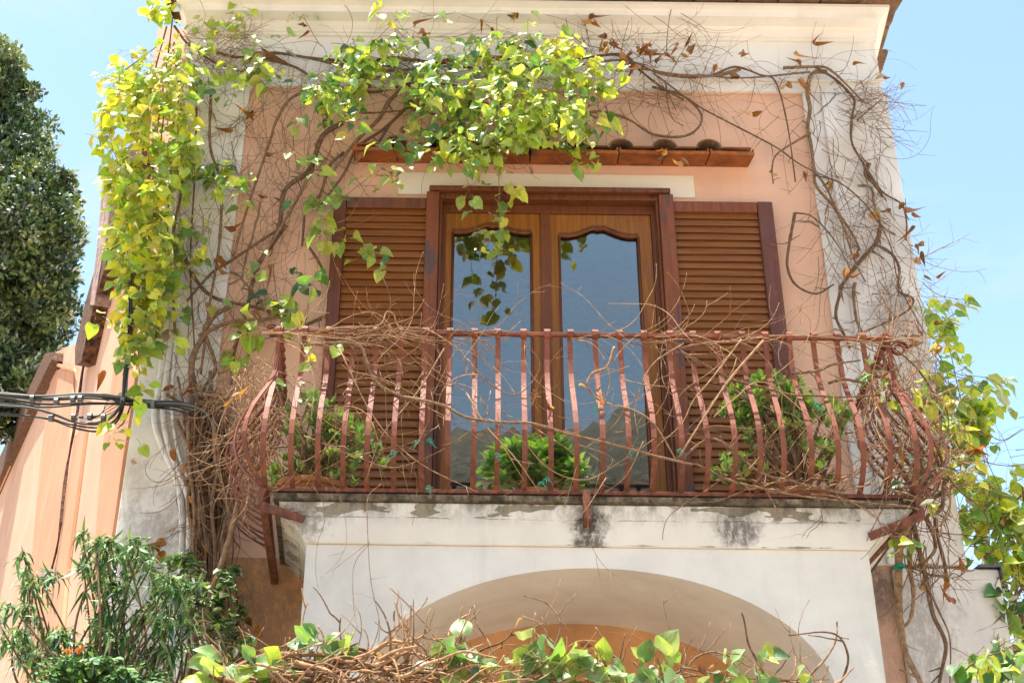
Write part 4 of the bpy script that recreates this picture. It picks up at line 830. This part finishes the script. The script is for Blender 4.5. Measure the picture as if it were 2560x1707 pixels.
for (x, y, r, n, pal) in [(2005, 865, 10, 3, PD), (1995, 845, 6, 2, PM), (2025, 920, 14, 4, PM), (2040, 880, 8, 2, PM), (2120, 870, 10, 3, PG), (2100, 900, 10, 4, PY), (2130, 925, 12, 4, PM), (2080, 1095, 5, 1, PD), (2140, 1155, 6, 2, PM), (2095, 1080, 12, 3, PD), (2150, 1080, 10, 2, PM), (700, 790, 12, 4, PY), (720, 840, 8, 3, PM), (700, 900, 10, 3, PM), (660, 880, 8, 2, PM), (770, 790, 8, 2, PY), (2080, 1235, 12, 4, PM), (2060, 1265, 12, 4, PM)]:
    for j in range(n): leafat(fo, lm, P(x+random.gauss(0, r*.6), y+random.gauss(0, r*.6), random.uniform(-1.3, -1.1)), .075, pal)
fo.build('foliage', M['leaf'], v); lm.build('stems', M['bark'], v, smooth=True)
df = Fol(); dry(df, [(1382, 925), (1262, 935), (1258, 940), (1225, 900), (2145, 800), (2150, 808), (2120, 760), (545, 900), (520, 930), (2030, 870), (2070, 1030), (1330, 888)], -1.3, .055); drybuild(df, v)

# ------------------------------------------------------------------ stems below the right end of the balcony
v = thing('climbing_vine', (2.5, -.9, 0), 'thick woody vine stems hanging below the right end of the balcony', 'vine')
st = MB()
for pts, r, tn in [([(2100, 1170), (2072, 1235), (2065, 1298), (2068, 1369), (2068, 1432), (2082, 1492), (2110, 1568), (2130, 1640)], .024, D3), ([(2090, 1180), (2086, 1256), (2093, 1316), (2100, 1362), (2093, 1421), (2072, 1449)], .015, D3), ([(2090, 1180), (2103, 1256), (2121, 1326), (2142, 1404), (2174, 1485), (2160, 1544), (2145, 1640)], .015, D1), ([(2110, 1180), (2132, 1200), (2146, 1256), (2125, 1291), (2082, 1305)], .011, D1), ([(2175, 1110), (2160, 1158), (2125, 1186), (2139, 1214), (2146, 1256)], .012, D1),
   ([(2150, 1190), (2153, 1228), (2170, 1309), (2153, 1328), (2125, 1312), (2107, 1284), (2100, 1220)], .010, D1), ([(2110, 1170), (2140, 1150), (2180, 1115), (2150, 1090), (2090, 1110)], .013, D1), ([(2100, 1260), (2075, 1330), (2040, 1400), (2015, 1430)], .004, D2), ([(2125, 1320), (2160, 1400), (2185, 1470), (2178, 1560)], .006, D2), ([(2176, 1316), (2200, 1320), (2226, 1345)], .004, D2), ([(2095, 1150), (2110, 1110), (2115, 1040), (2100, 960), (2060, 880), (2030, 800)], .012, D1), ([(2120, 1160), (2060, 1120), (2000, 1060), (1985, 980), (2000, 900)], .009, D1), ([(2110, 1150), (2150, 1050), (2150, 950), (2110, 860), (2060, 800)], .009, D1)]:
    stem(st, pts, -1.0, r, tint=tn, jit=.01)
twigs(st, [(2050, 1180), (2180, 1150), (2190, 1330), (2080, 1330)], 46, (-1.2, -.6), (6, 16), (.0015, .004), (.6, 2.4)); twigs(st, [(2060, 1000), (2180, 1000), (2190, 1180), (2060, 1180)], 70, (-1.25, -.7), (6, 16), (.0018, .006), (0, 6.28))
st.build('stems', M['bark'], v, smooth=True)
b = MB(); c = P(2066, 1303, -1.03)
for k in range(3): b.tube([c+np.array([.028*math.cos(a), .028*math.sin(a)-.0, .006*k+.004*math.sin(3*a)]) for a in np.linspace(0, 6, 12)], .003, n=4)
b.build('garden_tie', M['tie'], v, smooth=True)
df = Fol(); dry(df, [(2270-150, 1360-20), (2125, 1325), (2208, 1300), (2200, 1305), (2180, 1350), (2188, 1370), (2240, 1035), (2250, 1030)], -.9, .075); drybuild(df, v)

# ------------------------------------------------------------------ leafy vine beyond the right-hand corner
v = thing('climbing_vine', (3.4, .4, 0), 'sunlit green vine hanging behind the right corner of the house, against the sky', 'vine')
fo = Fol(); st = MB()
cluster(fo, st, [(2125, 690), (2150, 690), (2190, 740), (2225, 830), (2250, 900), (2270, 980), (2230, 1060), (2190, 1000), (2150, 900)], 42, (.1, .8), PM+PG[:3]+PY[:4], .095, (2, 6), (.8, 2.4))
cluster(fo, st, [(2100, 880), (2180, 880), (2240, 1000), (2230, 1080), (2150, 1060)], 28, (-.4, .5), PY+PM, .095, (2, 5), (.8, 2.4))
for (x, y, n) in [(2200, 690, 4), (2215, 700, 3), (2185, 705, 3), (2260, 880, 4), (2275, 890, 4), (2285, 930, 3), (2300, 925, 3), (2245, 880, 3), (2240, 960, 3), (2290, 870, 3)]:
    for j in range(n): leafat(fo, st, P(x+random.gauss(0, 7), y+random.gauss(0, 7), random.uniform(.1, .6)), .10, PM+PG[:2])
for pts in ([(2130, 700), (2170, 780), (2200, 880), (2220, 1000), (2215, 1120)], [(2190, 720), (2165, 740), (2140, 760)], [(2230, 950), (2290, 1010), (2352, 985)], [(2250, 1060), (2300, 1070), (2400, 1075)], [(2180, 860), (2240, 880), (2290, 905)], [(2225, 960), (2260, 1040), (2300, 1130)]): stem(st, pts, .3, .004, .002, tint=D2)
twigs(st, [(2110, 760), (2230, 900), (2240, 1100), (2150, 1050)], 50, (-.1, .6), (8, 20), (.0016, .004), (.8, 2.2), TL); twigs(st, [(2230, 930), (2350, 960), (2350, 1100), (2240, 1080)], 16, (.1, .6), (6, 16), (.0014, .0026), (-.6, .9))
fo.build('foliage', M['leaf'], v); st.build('stems', M['bark'], v, smooth=True)

# second railing with its vine at the far right
vx = thing('balcony_railing', (4.3, 1.0, 2.9), 'far rusty bellied railing half hidden by leaves at the right edge', 'railing')
def far_bar(x):
    a = P(x, 1210, .9); pts = [np.array([a[0], .9, a[2]-(.95)*t])+np.array([0, -1, 0])*bb*1.2+np.array([1, 0, 0])*bb*.5 for t, bb in zip(BTs, BBs)]
    b = MB(); b.strip(pts, .034, .010, (1, 0, 0)); b.build('baluster', M['iron'], vx)
for x in (2250, 2292, 2334, 2376, 2418): far_bar(x)
pa, pb = P(2252, 1210, .9), P(2440, 1216, .9)
bar('top_rail', [(pa[0], .9, pa[2]), (pb[0], .9, pa[2])], .034, .022, parent=vx); bar('bottom_rail', [(pa[0], .9, pa[2]-.955), (pb[0], .9, pa[2]-.955)], .04, .03, parent=vx)
bal2 = MB(); bal2.box(pa[0]-.1, pb[0]+.3, .7, 2.0, pa[2]-1.15, pa[2]-.975); bal2.build('floor_slab', M['slab'], vx)
bal3 = MB(); bal3.box(pa[0]-.05, pb[0]+.3, .75, 1.9, 0, pa[2]-1.152); bal3.build('wall', M['cream'], vx)
v = thing('climbing_vine', (4.2, .6, 2), 'yellowing broad leaved vine covering the far right railing', 'vine')
fo = Fol(); st = MB()
cluster(fo, st, [(2215, 1100), (2352, 1090), (2400, 1200), (2400, 1330), (2300, 1330), (2240, 1260), (2210, 1180)], 34, (.2, .85), PM+PG[:4]+PY[:4], .115, (2, 5), (.5, 2.6))
cluster(fo, st, [(2270, 1330), (2352, 1340), (2380, 1480), (2310, 1480)], 16, (.3, .85), PG+PD, .11, (2, 5), (.5, 2.6))
for (x, y, n) in [(2330, 1085, 5), (2345, 1100, 3), (2225, 1190, 5), (2235, 1110, 4), (2255, 1100, 4), (2285, 1150, 5), (2300, 1130, 4), (2345, 1290, 4), (2320, 1250, 4)]:
    for j in range(n): leafat(fo, st, P(x+random.gauss(0, 9), y+random.gauss(0, 9), random.uniform(.2, .6)), .12, PM+PY)
for pts in ([(2300, 1600), (2310, 1480), (2290, 1330), (2260, 1220), (2230, 1120)], [(2352, 1560), (2330, 1420), (2340, 1280), (2300, 1180)], [(2250, 1240), (2300, 1300), (2352, 1330)], [(2290, 1440), (2350, 1350), (2380, 1300)]): stem(st, pts, .75, .012, .007, tint=D2)
twigs(st, [(2220, 1100), (2380, 1100), (2380, 1500), (2300, 1500)], 90, (.3, .9), (6, 18), (.002, .007), (0, 6.28)); fo.build('foliage', M['leaf'], v); st.build('stems', M['bark'], v, smooth=True)
v = thing('climbing_vine', (3.3, -1.6, 0), 'low green vine sprays at the bottom right corner', 'vine')
fo = Fol(); st = MB()
cluster(fo, st, [(2260, 1480), (2300, 1468), (2380, 1500), (2400, 1600), (2240, 1600), (2235, 1540)], 26, (-1.9, -1.3), PG+PD, .10, (2, 4), (.5, 2.6)); 
for j in range(8): leafat(fo, st, P(2240+random.gauss(0, 18), 1535+random.gauss(0, 10), -1.6), .085, PD+PG)
twigs(st, [(2220, 1500), (2352, 1500), (2352, 1600), (2200, 1600)], 24, (-1.9, -1.4), (6, 14), (.002, .005), (0, 6.28)); fo.build('foliage', M['leaf'], v); st.build('stems', M['bark'], v, smooth=True)

# ------------------------------------------------------------------ foreground vine along the bottom, on a rough beam
FY = -2.5
bm_ = MB(); bz = P(1200, 1640, FY)[2]; bm_.box(-1.75, 2.3, FY-.06, FY+.06, bz-.14, bz)
pg = thing('pergola', (.2, FY, 0), 'rough timber beam on posts in front of the arch, buried under the foreground vine', 'pergola')
bm_.build('beam', M['rough'], pg, bevel=.01)
for x in (-1.6, 2.1):
    b = MB(); b.box(x-.05, x+.05, FY-.05, FY+.05, 0, bz-.142); b.build('post', M['rough'], pg, bevel=.008)
v = thing('climbing_vine', (.2, FY, bz), 'foreground vine of heaped dead stems with pale green leaves along the bottom edge', 'vine')
fo = Fol(); st = MB()
twigs(st, [(440, 1555), (620, 1515), (760, 1500), (900, 1510), (1000, 1545), (1000, 1640), (430, 1640)], 420, (FY-.2, FY+.15), (8, 22), (.003, .009), (-.5, .5), BT_+[(1.3, 1.1, .9)], .16, fork=.3)
twigs(st, [(430, 1565), (1100, 1548), (1900, 1568), (1900, 1620), (430, 1640)], 240, (FY-.15, FY+.15), (8, 24), (.002, .007), (-.4, .4), BT_+[(1.3, 1.1, .9)], .16, fork=.4)
twigs(st, [(480, 1520), (1960, 1550), (1960, 1600), (480, 1600)], 50, (FY-.1, FY+.1), (6, 16), (.0016, .0032), (-2.6, -.6), TL, .12, fork=.5)
for pts, r in [([(500, 1560), (600, 1510), (700, 1500), (800, 1490), (860, 1500)], .013), ([(960, 1600), (985, 1540), (985, 1500)], .010), ([(620, 1545), (760, 1530), (900, 1540), (1100, 1560)], .016), ([(560, 1530), (680, 1520), (800, 1515), (950, 1560)], .011), ([(1090, 1545), (1060, 1500), (1010, 1475)], .005), ([(888, 1345), (940, 1400), (1000, 1460), (1020, 1500)], .003), ([(1195, 1415), (1240, 1440), (1270, 1500), (1300, 1540)], .003), ([(1370, 1440), (1390, 1470), (1420, 1520)], .003), ([(1562, 1530), (1640, 1545), (1750, 1560), (1900, 1558)], .004)]:
    stem(st, pts, FY-.05, r, tint=random.choice((D2, D3, D3)))
G2 = [(.16, .30, .09), (.26, .40, .16), (.34, .46, .22), (.10, .22, .07), (.42, .55, .10)]
def spray(x, y, h, n, size, pal):
    pts, _ = walk(x, y+h, -1.57+random.uniform(-.3, .3), max(4, int(h/9)), 10, .12, FY-.05, .01)
    st.tube(pts, .0035, .002, n=4, tint=(.9, .9, .6))
    for i in range(n): leafat(fo, st, pts[min(len(pts)-1, int(len(pts)*(.35+.65*random.random())))], size, pal, hang=.25, out=.6)
for (x, y, h, n, s) in [(495, 1500, 60, 9, .10), (520, 1490, 60, 6, .09), (590, 1490, 60, 6, .08), (650, 1490, 60, 6, .09), (720, 1450, 70, 9, .09), (790, 1440, 60, 6, .10), (600, 1530, 40, 7, .085), (700, 1550, 40, 7, .08), (640, 1560, 30, 6, .085), (490, 1560, 50, 8, .11), (560, 1560, 40, 6, .08), (1055, 1450, 80, 5, .09), (1020, 1500, 60, 7, .095), (1060, 1520, 50, 8, .10), (1120, 1510, 50, 5, .085), (1175, 1480, 80, 8, .095), (1210, 1450, 80, 6, .085), (1160, 1540, 40, 6, .10), (1240, 1500, 60, 8, .095), (1290, 1500, 60, 9, .10), (1330, 1495, 60, 7, .09), (1350, 1540, 40, 6, .09), (1300, 1550, 40, 6, .09), (1400, 1495, 60, 6, .08), (1440, 1540, 40, 6, .085), (1480, 1500, 60, 5, .08), (1520, 1490, 60, 7, .09), (1560, 1530, 40, 5, .09), (1600, 1555, 30, 4, .08), (1660, 1510, 60, 7, .085), (1700, 1505, 60, 5, .075), (1755, 1490, 60, 5, .085), (1740, 1530, 50, 6, .085), (1830, 1545, 30, 5, .07), (1900, 1570, 30, 3, .07), (780, 1560, 30, 4, .07), (880, 1570, 20, 3, .07)]:
    spray(x, y, h, max(4, int(n*.85)), s*.92, G2)
fo.build('foliage', M['leaf'], v, fold=.3, bend=.3); st.build('stems', M['bark'], v, smooth=True)
df = Fol(); dry(df, [(880, 1500), (870, 1500), (900, 1505), (930, 1510), (915, 1495), (1195, 1420), (1340, 1490), (1350, 1482), (1615, 1530), (1640, 1525), (610, 1490)], FY-.05, .045); drybuild(df, v)

# ------------------------------------------------------------------ shrub bottom left
def shrub(name, loc, label, tips, Yr, base, pal, size, n, shape='lance', cat='shrub', bend=.8, mat='leaf_thick', dens=3):
    v = thing(name, loc, label, cat); fo = Fol(); st = MB()
    for (x, y) in tips:
        for k in range(n):
            Y = random.uniform(*Yr); tip = P(x+random.gauss(0, 16), y+random.gauss(0, 14), Y); b0 = P(base[0]+random.gauss(0, 60), base[1], Y)
            mid = (tip+b0)/2+rng.normal(0, .08, 3); tip2 = tip+np.array([random.gauss(0, .05), -.05, -.03])
            c = st.tube([b0, mid, tip-np.array([0, 0, .05]), tip2], .008, .002, n=5, smooth=8, tint=(.5, .5, .4))
            c = c[int(len(c)*random.uniform(.35, .6)):]
            for i, q in enumerate(c):
                for _ in range(dens):
                    a = random.uniform(0, 6.28); d = nz(np.array([math.cos(a), math.sin(a)*.8-.2, random.uniform(-.9, .35)])); nn = nz(np.array([random.gauss(0, .3), -.2+random.gauss(0, .3), 1.0]))
                    fo.add(q+rng.normal(0, .012, 3), d, nn, size*random.uniform(.6, 1.2), vary(random.choice(pal)))
    fo.build('foliage', M[mat], v, shape, .3, bend); st.build('stems', M['bark'], v, smooth=True); return v
PS = [(.05, .14, .04), (.08, .20, .05), (.13, .27, .07), (.20, .32, .10), (.035, .10, .03), (.26, .36, .14)]
shrub('willow_leaved_shrub', (-2.2, -1.5, 0), 'bushy dark green shrub with narrow drooping leaves at the bottom left', [(75, 1300), (100, 1320), (45, 1390), (200, 1225), (235, 1250), (225, 1300), (290, 1260), (320, 1250), (345, 1290), (365, 1330), (270, 1340), (240, 1400), (320, 1400), (100, 1420), (150, 1440), (20, 1450), (60, 1480), (400, 1310), (430, 1340), (380, 1400), (430, 1420), (320, 1480), (380, 1500), (200, 1480), (280, 1450)], (-1.9, -1.2), (230, 1760), PS, .058, 3, dens=3, bend=1.0)
shrub('dense_shrub', (-2.1, -1.9, 0), 'dense low dark shrub with small leaves beneath the drooping shrub', [(160, 1530), (200, 1520), (240, 1530), (280, 1550), (330, 1565), (130, 1565)], (-2.2, -1.8), (210, 1900), PD+PS[:2], .04, 12, shape='oval', bend=.3, dens=3)
shrub('ivy', (-1.6, -.5, 0), 'dark small leaved ivy at the foot of the vine trunks', [(425, 1290), (450, 1300), (400, 1290), (480, 1330), (520, 1310), (530, 1345), (500, 1380), (470, 1390), (540, 1400), (440, 1370), (520, 1440), (560, 1450)], (-.6, -.3), (490, 1640), PD+PS[:2], .05, 2, shape='heart', cat='ivy', bend=.2, dens=2, mat='leaf')
fl = Fol()
for (x, y) in [(147, 1497), (152, 1505), (158, 1500), (172, 1497), (178, 1503), (184, 1495)]: fl.add(P(x, y, -1.98), nz(np.array([.4, -.3, .5])), nz(rng.normal(0, 1, 3)), .026, (.75, .16, .03))
tag(fl.build('orange_flower', M['dry'], None, 'oval'), 'two small orange flowers among the shrub leaves at the bottom left', 'flower')

# ------------------------------------------------------------------ evergreen tree far left
TY = 18.0; tp = P(20, 560, TY); tree = thing('evergreen_tree', (tp[0]-2.0, TY, 0), 'tall dark evergreen tree against the sky at the left edge', 'tree')
B = [(-70, 190, 110), (0, 150, 56), (-30, 120, 50), (35, 215, 42), (-30, 330, 150), (50, 340, 62), (75, 370, 45), (-40, 520, 190), (100, 470, 66), (140, 440, 40), (60, 560, 115), (120, 590, 62), (145, 560, 40), (10, 690, 150), (110, 690, 62), (60, 790, 90), (-40, 860, 150), (30, 880, 58), (-40, 960, 70), (95, 640, 70), (20, 450, 110), (-20, 250, 90), (130, 520, 45)]
N = 0; pos = []; dd = []; nn = []; tt = []; ss = []
for (x, y, r) in B:
    c = P(x, y, TY+random.uniform(-.8, .8)); R = np.linalg.norm(P(x+r, y, TY)-P(x, y, TY)); sub = max(12, int(r*r/120))
    for k in range(sub):     # sub-clumps on the blob's shell, so the crown has dark hollows
        o = nz(rng.normal(0, 1, 3)); q_ = random.random(); cc = c+o*R*(q_**.35*.92 if q_ < .72 else random.uniform(.98, 1.16)); rr = (R*.17+.16)*(1 if q_ < .72 else .5); m = int((58+rr*180)*(1 if q_ < .72 else .5))
        q = rng.normal(0, 1, (m, 3)); q /= np.linalg.norm(q, axis=1)[:, None]; q *= (rng.random(m)**.4)[:, None]
        pos.append(cc+q*rr); dd.append(q*.6+rng.normal(0, .6, (m, 3))+[0, -.1, .35]); nn.append(rng.normal(0, .5, (m, 3))+[0, -.3, .8]); ss.append(rng.uniform(.10, .19, m))
        base = np.array(random.choice([(.07, .13, .03), (.11, .17, .035), (.045, .09, .028), (.20, .24, .06), (.035, .07, .022)])); tt.append(base*np.exp(rng.normal(0, .25, (m, 1))))
mb = MB(); mb.leaves(np.concatenate(pos), np.concatenate(dd), np.concatenate(nn), np.concatenate(ss), np.concatenate(tt), 'tiny', .3, .2, 1.0); mb.build('crown', M['leaf_tree'], tree)
b = MB(); tb_ = (tp[0]-2.0, TY)
b.tube([(tb_[0], tb_[1], -.1), (tb_[0]+.1, tb_[1], 4), (tb_[0], tb_[1]+.1, 10), (tb_[0], tb_[1], 15)], .42, .08, n=10, tint=(.5, .45, .4))
b.build('trunk', M['bark'], tree, smooth=True)
for i in range(8):
    z = 6+i*1.1; a = random.uniform(-1.6, 1.6)+3.14; b = MB(); b.tube([(tb_[0], tb_[1], z), (tb_[0]+.9*math.cos(a), tb_[1]+.9*math.sin(a), z+.7), (tb_[0]+1.2*math.cos(a), tb_[1]+1.2*math.sin(a), z+1.6)], .10, .03, n=7, tint=(.5, .45, .4)); b.build('limb', M['bark'], tree, smooth=True)

# ------------------------------------------------------------------ cables and conduits
def cable(name, label, pts, Y0, Y1, n, mats, spread=.015, r=.0078, cat='cable'):
    root = thing(name, tuple(P(*pts[0], Y0)), label, cat); m = len(pts)
    for k in range(n):
        o = rng.normal(0, spread, 3)*np.array([.3, 1, 1]); ph = random.uniform(0, 6)
        w_ = [P(x, y, Y0+(Y1-Y0)*i/(m-1))+o+np.array([0, spread*.6*math.sin(ph+i), spread*.6*math.cos(ph+i*1.2)]) for i, (x, y) in enumerate(pts)]
        b = MB(); b.tube(w_, r*random.uniform(.7, 1.1), n=7, smooth=5); b.build('strand', M[mats[k % len(mats)]], root, smooth=True)
    return root
c1 = cable('cable_bundle', 'upper bundle of grey and black cables running in from the left edge', [(-700, 850), (-300, 880), (0, 910), (100, 919), (200, 914), (290, 919), (345, 928), (400, 930), (445, 942), (475, 962), (490, 1000), (485, 1050)], -.35, -.20, 7, ('cable_grey', 'cable_black', 'cable_black', 'cable_grey'))
c2 = cable('cable_bundle', 'lower sagging bundle of dark cables looping up to the wall', [(-700, 880), (-300, 915), (0, 940), (70, 949), (120, 960), (170, 975), (220, 978), (255, 965), (275, 945), (284, 915), (288, 860), (300, 740), (300, 620)], -.35, -.30, 4, ('cable_black', 'cable_grey', 'cable_black'))
for (x, y, root) in [(168, 917, c1), (185, 916, c1), (75, 915, c1), (130, 922, c1), (118, 960, c2), (170, 957, c2), (207, 957, c2), (238, 958, c2), (352, 928, c1), (283, 918, c2)]:
    c = P(x, y, -.33); b = MB(); b.tube([c+np.array([-.012, 0, 0]), c+np.array([.012, 0, 0])], .024, n=9, smooth=0); b.build('clamp', M['galv'], root)
b = MB(); 
for k in range(5): b.tube([P(170+k*8, 957, -.33), P(210+k*6, 962-k*3, -.34), P(262-k*4, 945-k*6, -.33), P(276, 925, -.33)], .0028, n=4, smooth=4)
b.build('tie_wire', M['cable_black'], c2)
for lab, pts, r in [('leftmost of three pale conduits running down the left pilaster', [(410, 330), (408, 514), (384, 743), (375, 813), (362, 912), (354, 960), (368, 1017), (404, 1098), (417, 1175), (415, 1330), (411, 1560)], .019), ('middle one of three pale conduits running down the left pilaster', [(418, 330), (416, 530), (397, 743), (388, 813), (376, 912), (375, 960), (390, 1035), (425, 1122), (435, 1175), (430, 1330), (424, 1560)], .019), ('thin rightmost of three pale conduits running down the left pilaster', [(424, 340), (424, 560), (406, 743), (398, 860), (396, 950), (410, 1040), (440, 1122), (448, 1200), (444, 1350), (438, 1560)], .011)]:
    b = MB(); b.tube(PP(pts, -.065), r, n=10, smooth=6); o = b.build('conduit', M['conduit'], smooth=True); tag(o, lab, 'conduit')

# ------------------------------------------------------------------ potted plants on the balcony
def pot(root, c, r, h):
    b = MB(); c = np.array(c); b.lathe(c-[0, 0, h], [(.01, 0), (r*.68, 0), (r*.93, h*.82), (r*1.03, h*.82), (r*1.05, h), (r*.93, h), (r*.90, h*.9), (.01, h*.9)], 32); b.build('pot', M['pot'], root, smooth=False, bevel=.003)
    b = MB(); b.lathe(c-[0, 0, h*.12], [(.005, .0), (r*.9, .0)], 20); b.build('soil', M['soil'], root)
def jade(loc_px, Y, r, h, tips, label, bright):
    c = np.array([P(*loc_px, Y)[0], Y, ZS+h]); root = thing('potted_plant', (c[0], Y, ZS), label, 'potted plant'); pot(root, c, r, h)
    st = MB(); fo = Fol()
    for (x, y) in tips:
        tip = P(x, y, Y+random.uniform(-.12, .12)); m1 = c+(tip-c)*.45+rng.normal(0, .03, 3); st.tube([c-[0, 0, .03], m1, tip], .016, .006, n=7, smooth=5, tint=(.7, .66, .6))
        for k in range(6):
            t2 = tip+rng.normal(0, .055, 3); st.tube([tip-(tip-c)*.12, (tip+t2)/2, t2], .005, .003, n=5, smooth=2, tint=(.7, .7, .5))
            for j in range(13):
                a = j*2.4; dv = nz(np.array([math.cos(a), math.sin(a), random.uniform(.1, 1.0)])); fo.add(t2+np.array([0, 0, -.003*j]), dv, nz(np.array([-math.cos(a)*.5, -math.sin(a)*.5, 1])), random.uniform(.035, .06), vary(random.choice(bright)))
    fo.build('foliage', M['leaf_thick'], root, 'oval', .15, -.4, 1.0); st.build('stems', M['bark'], root, smooth=True)
JG = [(.16, .29, .06), (.22, .36, .09), (.30, .42, .11), (.10, .20, .05)]
jade((715, 1100), -.78, .20, .165, [(690, 950), (720, 945), (760, 955), (800, 970), (830, 1000), (845, 1030), (700, 990), (740, 1000), (780, 1010), (815, 1050), (690, 1040), (740, 1050), (860, 1050), (670, 1060), (655, 1090), (790, 1075)], 'jade plant in a wide terracotta bowl at the left end of the balcony', JG)
jade((1830, 1110), -.70, .22, .165, [(1705, 895), (1735, 905), (1780, 905), (1810, 900), (1835, 920), (1700, 950), (1750, 950), (1800, 950), (1860, 940), (1890, 950), (1935, 955), (1690, 935), (1730, 1000), (1790, 1000), (1840, 985), (1900, 1010), (1690, 1075), (1660, 1090), (1720, 1090), (1890, 1080), (1910, 1050), (1770, 930), (1820, 960)], 'gnarled jade tree with grey trunk at the right end of the balcony', [(.09, .18, .04), (.14, .25, .06), (.22, .34, .08), (.30, .42, .08)])
c = np.array([P(1235, 1100, -.8)[0], -.8, ZS+.13]); root = thing('potted_plant', (c[0], -.8, ZS), 'low bushy plant with glossy pointed leaves in front of the door', 'potted plant'); pot(root, c, .15, .13)
st = MB(); fo = Fol()
for (x, y) in [(1130, 1060), (1125, 1090), (1150, 1040), (1170, 1065), (1180, 1030), (1210, 1020), (1235, 1035), (1265, 1025), (1280, 1020), (1300, 1045), (1320, 1070), (1330, 1085), (1200, 1070), (1240, 1070), (1280, 1080), (1180, 1095), (1150, 1100), (1300, 1100), (1230, 1100), (1260, 1050), (1325, 1105)]:
    tip = P(x, y, -.8+random.uniform(-.13, .13)); st.tube([c, (c+tip)/2+rng.normal(0, .02, 3), tip], .006, .003, n=5, smooth=3, tint=(.7, .8, .5))
    for lv_ in range(3):
        for j in range(8):
            a = j*.785+lv_; up = .9-.45*lv_; fo.add(tip-np.array([0, 0, .022*lv_]), nz(np.array([math.cos(a), math.sin(a), up])), nz(np.array([-math.cos(a)*.6, -math.sin(a)*.6, 1])), random.uniform(.07, .11), vary(random.choice([(.10, .24, .04), (.16, .32, .05), (.26, .42, .07), (.06, .16, .035)])))
fo.build('foliage', M['leaf_thick'], root, 'blade', .25, .2); st.build('stems', M['bark'], root, smooth=True)
